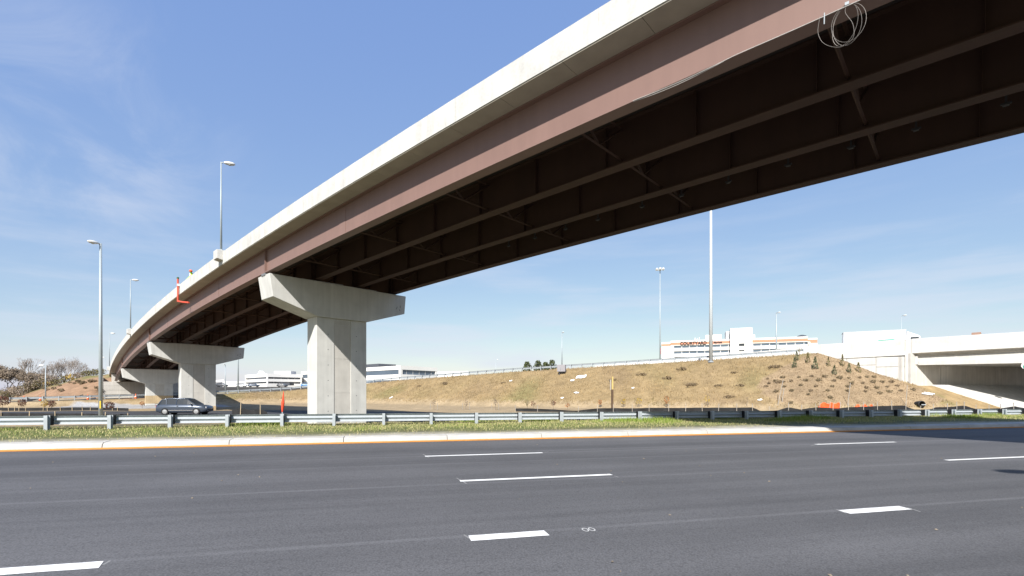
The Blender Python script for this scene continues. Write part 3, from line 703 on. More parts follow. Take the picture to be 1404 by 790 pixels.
# concrete barrier on the far side of the ramp, up to the overpass
BARR = thing('concrete_barrier', 'white concrete barrier along the far edge of the ramp below the hotel', 'barrier', (18, 96, 5))
bs = [(790, 6.45), (850, 6.75), (900, 7.05), (950, 7.4), (1000, 7.75), (1050, 8.05), (1121, 8.5)]
for (xa, za), (xb, zb_) in zip(bs[:-1], bs[1:]):
    A_ = V(*oline(xa), 0) + OM * 9.5; B_ = V(*oline(xb), 0) + OM * 9.5
    t = (B_ - A_).normalized(); m_ = MB()
    m_.sweep([[c + OM * o + V(0, 0, z) for o, z in ((-.3, zz - 3.0), (.3, zz - 3.0), (.3, zz - .8), (.12, zz), (-.12, zz), (-.3, zz - .75))] for c, zz in ((A_ + t * .02, za), (B_ - t * .02, zb_))])
    build(m_, 'barrier_segment', 'conc_new', BARR)

# ------------------------------------------------------------------ overpass on the right
def op(x, m_=0.0, z=0.0):
    X, Y = oline(x); return V(X, Y, z) + OM * m_
def olen(x): 
    return (op(x) - op(1121)).dot(OD)
P0 = op(1121)
def ol(L, m_=0.0, z=0.0): return P0 + OD * L + OM * m_ + V(0, 0, z)
Lp = olen(1241); Lq = olen(1250); Lend = olen(1404) + 34
ptop = lambda L: 7.92 + (8.50 - 7.92) * L / olen(1404)
OVP = thing('overpass', 'white concrete overpass with dark opening at the right edge', 'bridge', (P0.x, P0.y, 2))
def osweep(sec, L0, L1, slope=True):
    n_ = max(1, int((L1 - L0) / 6)); 
    return MB().sweep([[ol(L, a, z + (ptop(L) if slope else 0)) for a, z in sec] for L in [L0 + (L1 - L0) * i / n_ for i in range(n_ + 1)]])
# wing wall parapet and coping, pilaster, span parapet
psec = lambda h: [(-.02, -h), (-.02, 0), (.03, .02), (.22, .02), (.26, 0), (.40, -1.0), (.40, -h)]
build(osweep(psec(1.98), 0, Lp - .02), 'parapet', 'conc_new', OVP, bevel=.01)
build(osweep([(-.06, -2.02), (-.06, -1.58), (-.021, -1.56), (-.021, -2.02)], 0, Lp - .02), 'coping_band', 'conc_new', OVP)
build(osweep(psec(1.80), Lq + .03, Lend), 'parapet', 'conc_new', OVP, bevel=.01)
build(osweep([(.0, -1.80), (.9, -1.80), (.9, -1.95), (.45, -1.95)], Lq + .03, Lend), 'slab_edge', 'conc_old', OVP)
m_ = MB(); m_.box(ol((Lp + Lq) / 2, .18, (2.0 + ptop(Lp)) / 2), (Lq - Lp, .5, ptop(Lp) - 2.0), OD, OM); build(m_, 'pilaster', 'conc_old', OVP, bevel=.03)
for Lx in (Lp + .02, Lq - .05):
    m_ = MB(); m_.box(ol(Lx, -.075, 4.9), (.05, .02, 6.1), OD, OM); build(m_, 'joint_strip', 'conc_wall', OVP)
# deck, beams
build(osweep([(.45, -1.30), (24, -1.30), (24, -2.1), (.45, -2.1)], -26, Lend), 'deck', 'conc_old', OVP)
build(osweep(list(reversed([(24, -2.1), (24, 0), (24.3, 0), (24.3, -2.1)])), -26, Lend), 'far_parapet', 'conc_new', OVP)
bz = lambda L: 4.93 - .0009 * L
for k in range(5):
    o_ = .55 + k * 4.6
    sec = [(o_, 0), (o_ + .75, 0), (o_ + .75, .28), (o_ + .50, .42), (o_ + .50, 1.35), (o_ + .75, 1.45), (o_ + .75, 1.62), (o_, 1.62), (o_, 1.45), (o_ + .16, 1.35), (o_ + .16, .62), (o_ + .02, .5)]
    build(MB().sweep([[ol(L, a, z + bz(L)) for a, z in sec] for L in (Lq + .75, Lend)]), 'beam', 'conc_old', OVP)
m_ = MB(); m_.box(ol(Lq + .38, .9, 5.75), (.62, .9, 1.5), OD, OM); build(m_, 'beam_seat_cheek', 'conc_wall', OVP)
# wing wall panels (joints recessed): a base wall with raised precast panels
build(MB().sweep([[ol(L, a, z) for a, z in ((.12, zb0), (.5, zb0), (.5, 6.0), (.12, 6.0))] for L, zb0 in ((0, 5.0), (olen(1180), 3.2), (Lp, 1.6))]), 'wing_wall', 'conc_wall', OVP)
xs = [1121, 1161, 1201, 1241]
for i in range(3):
    La, Lb = olen(xs[i]) + .03, olen(xs[i + 1]) - .03
    cut = 4.75 if i == 2 else 5.05 - .02
    for z0, z1 in ((1.2 if i else 3.2, cut - .03), (cut + .03, 6.02)):
        m_ = MB(); m_.box(ol((La + Lb) / 2, .08, (z0 + z1) / 2), (Lb - La, .09, z1 - z0), OD, OM); build(m_, 'wall_panel', 'conc_old', OVP)
# abutment wall under the deck, running back along the road below, and slope paving in front of it
aw0 = V(cx0, cy0, 0) + ABD * (-.6); ABQ = V(-ABD.y, ABD.x, 0)
seg = 6.2
for k in range(11):
    m_ = MB(); c = aw0 + ABD * (seg * (k + .5)) + ABQ * (.62 + (.0 if k % 2 else .02)); m_.box(c + V(0, 0, 3.6), (seg - .04, .7, 5.6), ABD, ABQ); build(m_, 'abutment_panel', 'conc_wall', OVP)
m_ = MB(); m_.box(aw0 + ABD * 34 + ABQ * 1.5 + V(0, 0, 3.2), (69, 1.0, 5.6), ABD, ABQ); build(m_, 'abutment_core', 'conc_wall', OVP)
PAV = struct_empty('slope_paving', (cx0, cy0, 2.3))
for k in range(9):
    for r_ in range(3):
        L0_, L1_ = 1.0 + k * 4.5 + .02, 1.0 + (k + 1) * 4.5 - .02
        f0, f1 = 1.3 + r_ * 2.4, 1.3 + (r_ + 1) * 2.4 - .03
        sh = lambda L, f: V(cx0, cy0, 3.06 - f / 2.05) + ABD * (L + f * .55) - ABQ * (f - .45)
        q4 = [sh(L0_, f0), sh(L1_, f0), sh(L1_, f1), sh(L0_, f1)]
        m_ = MB(); m_.add([p for p in q4] + [p - V(0, 0, .25) for p in q4], [(0, 1, 2, 3), (4, 7, 6, 5), (0, 4, 5, 1), (1, 5, 6, 2), (2, 6, 7, 3), (3, 7, 4, 0)])
        build(m_, 'paving_slab', 'conc_new', PAV)
# road sign under the beam at the frame's edge
sgp = ol(olen(1404) + .25, .3, 4.6)
SG = thing('road_sign', 'small green and white sign plate below the overpass beam', 'sign', (sgp.x, sgp.y, 3.9))
m_ = MB(); m_.lathe(sgp + OM * .02 + V(0, 0, 0), [(.42, -.015), (.42, .015)], 8, OM); build(m_, 'plate', 'white', SG)
m_ = MB(); m_.lathe(sgp - OM * .01 - V(0, 0, .12), [(.28, -.012), (.28, .006)], 8, OM); build(m_, 'green_panel', 'green', SG)
m_ = MB(); m_.tube([sgp + OM * .30 + V(0, 0, .2), sgp + OM * .02 + V(0, 0, .2)], .03, 6); m_.tube([sgp + OM * .30 + V(0, 0, .2), sgp + OM * .30 + V(0, 0, .75)], .03, 6); build(m_, 'bracket', 'galv', SG)

# ------------------------------------------------------------------ lamp posts and masts
def lamp_post(name, label, base, height, hd, r=.11, arm=.5, group=None, head=1.0, mt='pole', plate=True):
    root = thing(name, label, 'street lamp', base, 0, group); b = Vector(base); hd = Vector(hd).normalized()
    m_ = MB().tube([b - V(0, 0, .3 if plate else 0), b + V(0, 0, height)], r, 12, r * .55); build(m_, 'pole', mt, root, True)
    if plate: m_ = MB().box(b + V(0, 0, .03), (r * 4.2, r * 4.2, .10)); build(m_, 'base_plate', mt, root)
    t = b + V(0, 0, height - .06)
    m_ = MB().tube([t - V(0, 0, .05), t + hd * (arm * .5) + V(0, 0, .04), t + hd * arm + V(0, 0, .05)], r * .5, 8, r * .42); build(m_, 'arm', mt, root, True)
    c = t + hd * (arm - .05) + V(0, 0, .04); sd = V(-hd.y, hd.x, 0); k = head
    rings = []
    for f, w, h0, h1 in ((0, .06, -.05, .06), (.12, .13, -.08, .10), (.32, .17, -.10, .12), (.55, .16, -.09, .10), (.70, .07, -.04, .05)):
        rings.append([c + hd * (f * k) + sd * (a * w * k) + V(0, 0, z * k) for a, z in ((-1, h0 * .3), (-.8, h1 * .7), (-.3, h1), (.3, h1), (.8, h1 * .7), (1, h0 * .3), (.7, h0), (-.7, h0))])
    h_ = build(MB().sweep(rings), 'lamp_head', 'lamp', root, True)
    m_ = MB().lathe(c + hd * (.36 * k) - V(0, 0, .15 * k), [(.05 * k, 0), (.12 * k, .03 * k), (.13 * k, .07 * k)], 10); build(m_, 'lens', 'lens', h_, True)
    return root
BL = ['street lamp on the viaduct parapet nearest the large pier', 'street lamp on the viaduct parapet above the middle pier', 'farthest street lamp on the viaduct parapet, by the abutment']
for s, lb in zip(LAMPS, BL):
    u, n = uv(s); p = bp_(s, -OVR - .02, PT + .10)
    lamp_post('street_lamp', lb, p, 6.3, n * .9 + u * .35, .075, .22, 'street lamps along the viaduct parapet', 1.0)
p = col_at(138, 36.5)
lp = lamp_post('street_lamp', 'tall grey street lamp with a yellow tag, in front of the viaduct at left', p, at(138, 334, 36.5).z - p.z, (-.45, -.9, 0), .14, .18, None, .95)
m_ = MB().box(p + V(.075, -.125, 1.35), (.09, .02, .55)); build(m_, 'number_tag', mat('yellow_tag', (.60, .42, .04)), lp)
p = col_at(62.5, 79.5); lamp_post('street_lamp', 'short street lamp at far left in front of the bare trees', p, at(62, 501, 79.5).z - p.z, (-1, -.2, 0), .10, .2, None, 1.1)
def mast_lamp(px, ytop, Y, label, r, zb_=None, name='street_lamp', hd=(.3, -1, 0), head=.9, arm=.3):
    p = col_at(px, Y); 
    if zb_ is not None: p.z = zb_
    return lamp_post(name, label, p, at(px, ytop, Y).z - p.z, hd, r, arm, None, head, plate=False)
mast_lamp(770.5, 456, 96, 'slim street lamp on the ramp above the grey roadside cabinet', .12)
mast_lamp(1064.5, 429, 86, 'street lamp rising in front of the right half of the hotel', .15)
mast_lamp(1236, 433, 88, 'thin street lamp rising behind the white truck on the overpass', .07, 6.7)
mast_lamp(309, 500, 120, 'street lamp with a box head between middle and near piers', .12, None, 'street_lamp', (.1, -1, 0))
mast_lamp(326.5, 452, 118, 'tall grey pole behind the right tip of the middle pier cap', .17, None)
mast_lamp(680, 493, 190, 'tiny distant street lamp above the ramp left of the far pines', .10, None, 'street_lamp', (1, 0, 0), .8, .4)
mast_lamp(144.5, 490, 150, 'tiny distant street lamp left of the viaduct end', .10, None, 'street_lamp', (-1, 0, 0), 1.0)
# high masts
p = ground_at(974.7, 496.5, 60)
HM = thing('high_mast_pole', 'thick galvanised mast rising from the embankment behind the viaduct', 'light mast', p)
build(MB().tube([p - V(0, 0, .4), p + V(0, 0, 12), p + V(0, 0, 31)], .27, 14, .15), 'mast', 'mast', HM, True)
build(MB().lathe(p + V(0, 0, -.05), [(.42, 0), (.42, .12), (.30, .14)], 14), 'base_flange', 'galv', HM)
build(MB().lathe(p + V(0, 0, 30.6), [(.2, 0), (1.1, .1), (1.1, .3), (.2, .45)], 12), 'lamp_ring', 'lamp', HM)
Yh = 150; p = col_at(905, Yh)
HM2 = thing('high_mast_light', 'distant high mast with a cluster of floodlights left of the hotel sign', 'light mast', p)
zt_ = at(905, 369, Yh).z
build(MB().tube([p, V(p.x, p.y, zt_)], .24, 10, .11), 'mast', 'pole', HM2, True)
for k in range(6):
    a = k * math.pi / 3 + .3; c = V(p.x + 1.05 * math.cos(a), p.y + 1.05 * math.sin(a), zt_ - .1)
    m_ = MB().lathe(c, [(.15, .35), (.42, .1), (.40, -.15), (.2, -.2)], 8); m_.tube([V(p.x, p.y, zt_ - .3), c], .05, 5); build(m_, 'floodlight', 'lamp', HM2)
build(MB().lathe(V(p.x, p.y, zt_), [(.3, -.4), (.3, .1), (.1, .4)], 8), 'mast_head', 'pole', HM2)
# roadside lamp just outside the frame; only its shadow reaches into view
_a, _q = road_local(1396, 646.5); _t = V(0, KY, KZ) + RD * _a + RQ * _q + V(0, 0, XS * _q); _h = _t - ray * (10.8 / -ray.z)
lamp_post('street_lamp', 'roadside street lamp beyond the right edge of the view', V(_h.x + 1.9, _h.y, KZ + XS * -19), _h.z - (KZ + XS * -19), (-1, 0, 0), .08, 1.6, None, 1.15)

# ------------------------------------------------------------------ silt fences
def silt_fence(label, line, stakes, h=.62, Yfun=None, group='black silt fences on wooden stakes', over=.12, mt='wood', low=()):
    """line: (px, fabric-top py); depth from Yfun(px); fabric hangs from stakes down to the ground"""
    pxs = np.arange(line[0][0], line[-1][0] + .01, max(.8, 6))
    tops = np.interp(pxs, [a for a, b in line], [b for a, b in line])
    p0 = at(pxs[0], tops[0], Yfun(pxs[0])); root = thing('silt_fence', label, 'silt fence', (p0.x, p0.y, H1(p0.x, p0.y)), 0, group)
    rows = []
    for i, (x, y) in enumerate(zip(pxs, tops)):
        Y = Yfun(x); t = at(x, y, Y); g = H1(t.x, t.y) - .12
        j = .05 * math.sin(i * 1.7) + rnd.uniform(-.025, .025)
        t.z = max(t.z, g + .2)
        rows.append([V(t.x, t.y + j, t.z + rnd.uniform(-.015, .01)), V(t.x, t.y + j * .3 + .02, (t.z + g) / 2), V(t.x, t.y, g), V(t.x, t.y + .012, g), V(t.x, t.y + j * .3 + .032, (t.z + g) / 2), V(t.x, t.y + j + .012, t.z)])
    f = build(MB().sweep(rows), 'fabric', 'silt', root)
    for sxp in stakes:
        Y = Yfun(sxp) - .05; t = at(sxp, float(np.interp(sxp, [a for a, b in line], [b for a, b in line])), Y); g = H1(t.x, t.y)
        lean = V(rnd.uniform(-.05, .05), rnd.uniform(-.03, .03), 0); hh = max(t.z, g + .3) + over - g
        m_ = MB().tube([V(t.x, t.y, g - .25) - lean * .3, V(t.x, t.y, g + hh * rnd.uniform(.97, 1.12)) + lean], .032, 4); build(m_, 'stake', mt, root)
    return root
silt_fence('black silt fence just behind the guardrail at far left', [(-20, 566), (2, 566.5), (40, 566.5), (76, 567), (112, 567), (144, 568), (178, 568)], [1.6, 40, 76, 112, 144, 176], Yfun=lambda x: 38.0)
silt_fence('short-staked silt fence behind the nearest left one, by the tall lamp', [(-10, 559), (30, 559.5), (70, 559), (110, 558.5), (150, 559), (180, 560)], [12, 20, 26, 35, 59, 65, 83, 99, 113, 124, 154, 161], Yfun=lambda x: 60.0)
silt_fence('low silt fence at the foot of the brown hillside beyond the cones', [(30, 547), (60, 545), (90, 545), (105, 543.5), (114, 540.5)], [34, 60, 86, 113], Yfun=lambda x: 90.5 + (x - 30) * -.02, over=.03)
silt_fence('sagging silt fence between the slate car and the orange furled sign', [(318, 562), (330, 559.5), (345, 563), (357, 560.5), (368, 566)], [329.5, 357], Yfun=lambda x: 37.5, over=.35)
TOPS = [(707, 560), (725, 560), (760, 561.5), (789, 563.5), (800, 562), (818, 560), (842, 559.6), (870, 560), (890, 559.3), (930, 559.4), (965, 559), (985, 559), (1010, 559), (1032, 558.6), (1043, 563.5), (1066, 563), (1081, 558.2), (1097, 561.5), (1104, 560.5), (1120, 558.5), (1150, 560), (1163, 558.5), (1200, 557), (1223, 556.5), (1240, 555.8), (1252, 561.5), (1275, 561.5), (1283, 558.5), (1305, 558), (1322, 556), (1338, 560.8), (1375, 559.8), (1390, 557), (1410, 560.5)]
yf = lambda x: 57.5 - (x - 707) / 700 * 9.0
silt_fence('long black silt fence sagging along the foot of the right embankment', TOPS, [707, 737, 793, 819, 841, 867, 890, 917, 940, 963, 985, 1010, 1032, 1055, 1081, 1099, 1119, 1142, 1163, 1184, 1203, 1223, 1242, 1262, 1280, 1299, 1312, 1322, 1338, 1356, 1372, 1390], Yfun=yf, over=.38, mt='woodgrey')
# tall leaning stakes on the mulch
for i, (xb, yb, xt, yt) in enumerate(((1066, 563, 1074, 520), (1162, 562, 1166, 525), (1242, 556, 1244, 528), (1072, 552, 1075, 532))):
    g = ground_at(xb, min(yb, 556), 46); t = at(xt, yt, g.y)
    m_ = MB().tube([g - V(0, 0, .2), t], .035, 5)
    o = build(m_, 'survey_stake', 'woodgrey', None, loc=g); tag(o, ['tall leaning survey stake at the left side of the mulched slope', 'tall survey stake right of the orange netting', 'tall survey stake in front of the overpass pilaster', 'thin short survey stake near the leftmost tall one'][i], 'stake', 'survey stakes on the mulched slope')
# orange safety netting lying against the slope
def netting(label, x0, x1, y0, y1, Y):
    a = ground_at(x0, y1, 46); root = thing('safety_netting', label, 'netting', a)
    nx, nz = 14, 5; pts = []
    for i in range(nx + 1):
        x = x0 + (x1 - x0) * i / nx; g = ground_at(x, y1, 46); t = at(x, y0 + 1.2 * math.sin(i * 1.3) + (1.5 if i in (0, nx) else 0), g.y + .5)
        pts.append([g + (t - g) * (k / nz) + V(0, .1 * math.sin(i * .9 + k), .0) for k in range(nz + 1)])
    m_ = MB()
    for i in range(nx + 1): m_.tube(pts[i], .035, 4)
    for k in range(nz + 1): m_.tube([pts[i][k] for i in range(nx + 1)], .045, 4)
    vs = [p + V(0, .05, 0) for r in pts for p in r] + [p + V(0, .065, 0) for r in pts for p in r]; N_ = (nx + 1) * (nz + 1); w = nz + 1
    m_.add(vs, [(i * w + k, i * w + k + 1, (i + 1) * w + k + 1, (i + 1) * w + k) for i in range(nx) for k in range(nz)] + [(N_ + i * w + k, N_ + (i + 1) * w + k, N_ + (i + 1) * w + k + 1, N_ + i * w + k + 1) for i in range(nx) for k in range(nz)])
    build(m_, 'mesh_sheet', 'orange', root)
    for i in (0, nx // 2, nx): build(MB().tube([pts[i][0] - V(0, .06, .2), pts[i][-1] + V(0, -.06, .25)], .03, 4), 'stake', 'woodgrey', root)
netting('bright orange safety netting at the foot of the mulched slope', 1123, 1151, 553.5, 562, 50)
netting('low strip of orange netting right of the larger orange netting', 1170, 1196, 556, 559.5, 50)

# ------------------------------------------------------------------ furled sign, timber post, cabinet, litter, drain, cones
p = col_at(388, 27.0)
FS = thing('furled_sign', 'furled orange roadwork sign on a stand behind the guardrail', 'sign', p)
a, b = at(387, 566, 27), at(389, 536.5, 27)
build(MB().lathe(a, [(.02, 0), (.045, .10), (.075, .35), (.09, .55), (.065, .72), (.04, .9), (.010, 1.17)], 7, (b - a).normalized()), 'furled_cloth', mat('orange_red_cloth', (.74, .075, .03), .8, var=.2, scale=5), FS)
m_ = MB().tube([p, a + V(0, 0, .2)], .03, 6)
for k in range(3):
    an = k * 2.09 + .4; m_.tube([p + V(0, 0, .35), p + V(math.cos(an) * .5, math.sin(an) * .5, .0)], .02, 5)
build(m_, 'stand', 'galv', FS)
g = ground_at(840, 561, 46); g = V((839.5 - CX) / FPX * 58.5, 58.5, H1((839.5 - CX) / FPX * 58.5, 58.5))
TP = thing('timber_post', 'dark square timber post with a plywood board edge-on, before the embankment', 'post', g)
t1 = at(839.5, 534, 58.5).z; t2 = at(839.5, 516.5, 58.5).z
build(MB().box(V(g.x, g.y, (g.z + t1) / 2 - .2), (.24, .24, t1 - g.z + .4)), 'post', 'timber', TP, bevel=.01)
build(MB().box(V(g.x + .02, g.y + .02, (t1 + t2) / 2 - .06), (.15, .24, t2 - t1 + .12)), 'board_edge', 'plywood', TP)
build(MB().box(V(g.x - .19, g.y + .1, (t1 + t2) / 2 - .2), (.13, .20, (t2 - t1) * .8)), 'back_board', 'woodgrey', TP)
g = ground_at(770, 513.5, 60)
CB = thing('roadside_cabinet', 'grey metal cabinet on two legs at the top of the embankment', 'cabinet', g)
zc_ = at(770, 505, g.y).z
build(MB().box(V(g.x, g.y, zc_), (1.35, .75, 1.15), V(.95, -.3, 0), V(.3, .95, 0)), 'box', mat('cabinet_grey', (.26, .25, .26), .6), CB, bevel=.03)
for k in (-1, 1): build(MB().box(V(g.x + k * .38, g.y, (zc_ - .57 + g.z) / 2 - .1), (.10, .10, zc_ - .57 - g.z + .2)), 'leg', 'gunmetal', CB)
build(MB().box(V(g.x - .25, g.y - .45, zc_), (.04, .06, .5)), 'door_handle', 'galv', CB)
def sheet(px, py, w, d, label, name='white_sheet', mt='white', rot=.2, th=.04, bumpy=.05):
    g = ground_at(px, py, 46); root_loc = g
    e = .4; nx = V(H1(g.x - e, g.y) - H1(g.x + e, g.y), H1(g.x, g.y - e) - H1(g.x, g.y + e), 2 * e).normalized()
    ex = V(math.cos(rot), math.sin(rot), 0); ex = (ex - nx * ex.dot(nx)).normalized(); ey = nx.cross(ex)
    vs = []; n_ = 5
    for lay in (0, 1):
        for i in range(n_):
            for j in range(n_):
                q = g + ex * (w * (i / (n_ - 1) - .5)) + ey * (d * (j / (n_ - 1) - .5)); 
                vs.append(q + nx * (.08 + bumpy * math.sin(i * 2.1 + j * 1.3) + (th if lay else 0)))
    fs = [(i * n_ + j, i * n_ + j + 1, (i + 1) * n_ + j + 1, (i + 1) * n_ + j) for i in range(n_ - 1) for j in range(n_ - 1)]
    fs += [tuple(q + n_ * n_ for q in reversed(f)) for f in fs]
    b_ = [i for i in range(n_)] + [i * n_ + n_ - 1 for i in range(1, n_)] + [(n_ - 1) * n_ + j for j in range(n_ - 2, -1, -1)] + [i * n_ for i in range(n_ - 2, 0, -1)]
    fs += [(b_[k], b_[(k + 1) % len(b_)], b_[(k + 1) % len(b_)] + n_ * n_, b_[k] + n_ * n_) for k in range(len(b_))]
    o = build(MB().add(vs, fs), name, mt, None, loc=g); return tag(o, label, 'litter', 'white scraps on the embankment')
sheet(797, 517.5, 1.6, 1.1, 'largest white sheet on the embankment, below the grey cabinet', rot=-.3)
sheet(785, 522.5, .65, .5, 'small white scrap just left of the largest sheet')
sheet(790.5, 539.5, .75, .4, 'white sliver midway down the slope under the largest sheet', rot=-.8)
sheet(771, 546.5, .45, .35, 'white scrap low on the slope, left of the white sliver')
sheet(536.5, 546, .75, .35, 'white scrap on the slope right of the nearest pier', rot=.9)
sheet(700.5, 523, .5, .4, 'white speck of litter high on the slope left of the cabinet')
sheet(868, 533, .4, .3, 'white speck of litter right of the timber post')
sheet(1042, 549.5, .5, .3, 'white speck of litter at the lower left edge of the mulch')
sheet(1271, 541.5, 1.0, .28, 'upper of two white planks lying below the overpass pilaster', 'white_plank', rot=-.75, bumpy=0)
sheet(1274, 540.6, 1.0, .22, 'lower of two white planks lying below the overpass pilaster', 'white_plank', rot=-.75, bumpy=0)
g = ground_at(1261, 557.5, 44)
DP = thing('drain_pipe', 'black corrugated drain pipe mouth at the toe of the slope', 'drain pipe', g)
ax = V(-.15, -.98, .1).normalized(); m_ = MB()
prof_ = []
for i in range(10): prof_ += [(.36 + (.02 if i % 2 else 0), i * .1 - .5)]
prof_ += [(.30, .44), (.30, -.4)]
build(MB().lathe(g + V(0, 0, .25), prof_, 18, ax), 'pipe', 'rubber', DP)
build(MB().box(g + V(0, -.55, .22), (.5, .05, .10)), 'grate_bar', 'galv', DP)
def cone(px, py, label):
    g = ground_at(px, py, 60); root = thing('traffic_cone', label, 'traffic cone', g, 0, 'orange traffic cones on the far ramp')
    build(MB().lathe(g, [(.19, .03), (.13, .3), (.10, .45), (.05, .80), (.02, .86)], 10), 'cone_body', 'orange', root)
    build(MB().box(g + V(0, 0, .02), (.45, .45, .05)), 'base', 'rubber', root)
    build(MB().lathe(g, [(.131, .32), (.105, .47)], 10), 'white_band', 'white', root)
cone(33, 549.5, 'left traffic cone by the brown bush at far left'); cone(55, 549.5, 'traffic cone just left of the short street lamp'); cone(120.5, 548, 'traffic cone left of the tall street lamp'); cone(186, 546.5, 'traffic cone in front of the abutment wall')

# ------------------------------------------------------------------ vehicles
def loft_body(st):
    """stations (x, half width low, half width belt, z low, z mid, z belt)"""
    R_ = []
    for x, w0, w1, z0, z1, z2 in st:
        R_.append([V(x, a, z) for a, z in ((-w0 * .9, z0), (-w0, z0 + .10), (-w1, z1), (-w1 * .94, z2), (-w1 * .5, z2 + .03), (w1 * .5, z2 + .03), (w1 * .94, z2), (w1, z1), (w0, z0 + .10), (w0 * .9, z0))])
    return MB().sweep(R_)
def car(label, paint, loc, rz, group=None, detail=True, name='parked_car'):
    root = thing(name, label, 'car', loc, rz, group)
    body = local_part(loft_body([(-2.32, .70, .74, .48, .66, .84), (-2.25, .80, .84, .32, .70, .98), (-1.9, .86, .90, .24, .74, 1.02), (-.9, .88, .92, .22, .76, 1.03), (.6, .88, .92, .22, .76, 1.02), (1.2, .88, .91, .22, .74, .99), (1.85, .86, .88, .24, .70, .93), (2.2, .78, .80, .32, .62, .84), (2.36, .62, .66, .42, .56, .70)]), 'body', paint, root, smooth=True)
    cab = [(-2.12, .80, 1.0, 1.02), (-1.75, .70, 1.52, 1.0), (-1.2, .66, 1.63, 1.0), (.2, .66, 1.63, 1.0), (.55, .67, 1.56, 1.0), (1.35, .80, .99, .985)]
    R_ = [[V(x, -.85, zb2), V(x, -w, z), V(x, w, z), V(x, .85, zb2)] for x, w, z, zb2 in cab]
    local_part(MB().sweep(R_), 'window_glass', 'dglass', root, smooth=False)
    R_ = [[V(x, a * w, z + dz) for a, dz in ((-1.03, -.05), (-1.0, .015), (-.6, .045), (.6, .045), (1.0, .015), (1.03, -.05))] for x, w, z in ((-1.95, .75, 1.33), (-1.72, .71, 1.52), (-1.2, .67, 1.625), (.2, .67, 1.625), (.5, .68, 1.57))]
    local_part(MB().sweep(R_), 'roof', paint, root, smooth=True)
    if detail:
        for sd in (-1, 1):
            for xa, xb, za in ((1.35, .50, 1.57), (-.42, -.42, 1.62), (-1.30, -1.36, 1.6), (-2.10, -1.80, 1.5)):
                local_part(MB().tube([V(xa, sd * .855, 1.0), V(xb, sd * .69, za)], .04, 5), 'pillar', paint, root)
            local_part(MB().box((.98, sd * .99, 1.05), (.12, .18, .13)), 'mirror', paint, root)
            local_part(MB().box((-.30, sd * .925, .90), (.16, .03, .03)), 'door_handle', 'chrome', root)
            local_part(MB().box((0, sd * .905, .46), (2.5, .03, .045)), 'side_trim', 'chrome', root)
            local_part(MB().box((2.16, sd * .62, .74), (.22, .26, .14)), 'headlight', 'headlamp', root)
            local_part(MB().box((-2.22, sd * .68, .88), (.14, .22, .20)), 'taillight', 'taillamp', root)
        local_part(MB().box((2.30, 0, .45), (.14, 1.2, .16)), 'bumper', 'gunmetal', root)
        local_part(MB().box((-2.30, 0, .45), (.14, 1.3, .18)), 'bumper', 'gunmetal', root)
    for xw in (-1.42, 1.42):
        for sd in (-1, 1):
            ty = local_part(MB().lathe((0, 0, 0), [(.22, -.11), (.33, -.11), (.35, -.07), (.35, .07), (.33, .11), (.22, .11)], 20, V(0, 1, 0)), 'wheel', 'tyre', root, (xw, sd * .83, .345))
            if detail:
                local_part(MB().lathe((0, sd * .10, 0), [(.21, -.02), (.21, .015), (.06, .03)], 14, V(0, 1, 0) * sd), 'rim', 'rim', ty)
                local_part(MB().lathe((0, -sd * .03, .0), [(.40, -.02), (.40, .02)], 18, V(0, 1, 0)), 'arch', 'rubber', ty)
    return root
cp_ = V((254 - CX) / FPX * 49.5, 49.5, 0); car('slate blue estate car driving on the low road in front of the piers', 'car_blue', (cp_.x, cp_.y, H1(cp_.x, cp_.y) + .035), math.radians(8), None, True, 'estate_car')
def parked(px, py, Y, paint, label, rz=.2):
    p = at(px, py, Y); car(label, paint, (p.x, p.y, p.z), rz, 'cars parked before the offices', False)
LOT = struct_empty('parking_lot', (-110, 240, 0))
build(MB().add([(-124, 203, 3.4), (-70, 203, 3.4), (-100, 300, 4.25), (-184, 300, 4.25), (-124, 203, 0), (-70, 203, 0), (-100, 300, 0), (-184, 300, 0)], [(0, 1, 2, 3), (4, 7, 6, 5), (0, 4, 5, 1), (1, 5, 6, 2), (2, 6, 7, 3), (3, 7, 4, 0)]), 'lot_surface', 'asphalt2', LOT)
def lot_z(Y): return 3.4 + (Y - 203) / 97 * .85
for px, Y, pt, lb in ((304, 215, 'car_dark', 'dark parked car left of the stepped office block'), (348, 222, 'car_blue', 'slate parked car in front of the stepped office block'), (331, 228, 'car_white', 'white parked car by the tall pole'), (421, 205, 'car_azure', 'bright blue parked car just left of the nearest pier'), (387, 235, 'car_dark', 'dark car under the office entrance canopy')):
    p = at(px, 530, Y); car(lb, pt, (p.x, p.y, lot_z(Y)), .15 + rnd.uniform(-.1, .1), 'cars parked before the offices', False)
# box truck on the overpass
tp = ol(olen(1205) + 1.0, 5.2, 0); zt2 = ptop(olen(1205)) - 1.50; ang = math.atan2(OD.y, OD.x)
TR = thing('box_truck', 'white box truck with green markings driving over the overpass', 'truck', (tp.x, tp.y, zt2), ang)
local_part(MB().box((-1.0, 0, 1.98), (6.9, 2.4, 2.35)), 'cargo_box', 'truck_white', TR)
local_part(MB().box((-1.0, 0, 3.20), (7.0, 2.44, .10)), 'roof_rail', 'bgrey', TR)
local_part(MB().box((-1.2, -1.215, .98), (6.2, .02, .16)), 'green_stripe', 'truck_green', TR)
local_part(MB().prism([(-1.2, 1.72), (-.4, 1.98), (1.1, 2.02), (1.5, 1.85), (.8, 1.66), (-.5, 1.60)], V(0, -1.22, 0), V(1, 0, 0), V(0, 0, 1), V(0, 1, 0), -.01, .01), 'green_emblem', 'truck_green', TR)
cabp = [(2.55, .55), (4.55, .55), (4.65, 1.25), (4.30, 1.45), (3.95, 2.30), (3.75, 2.42), (2.55, 2.42)]
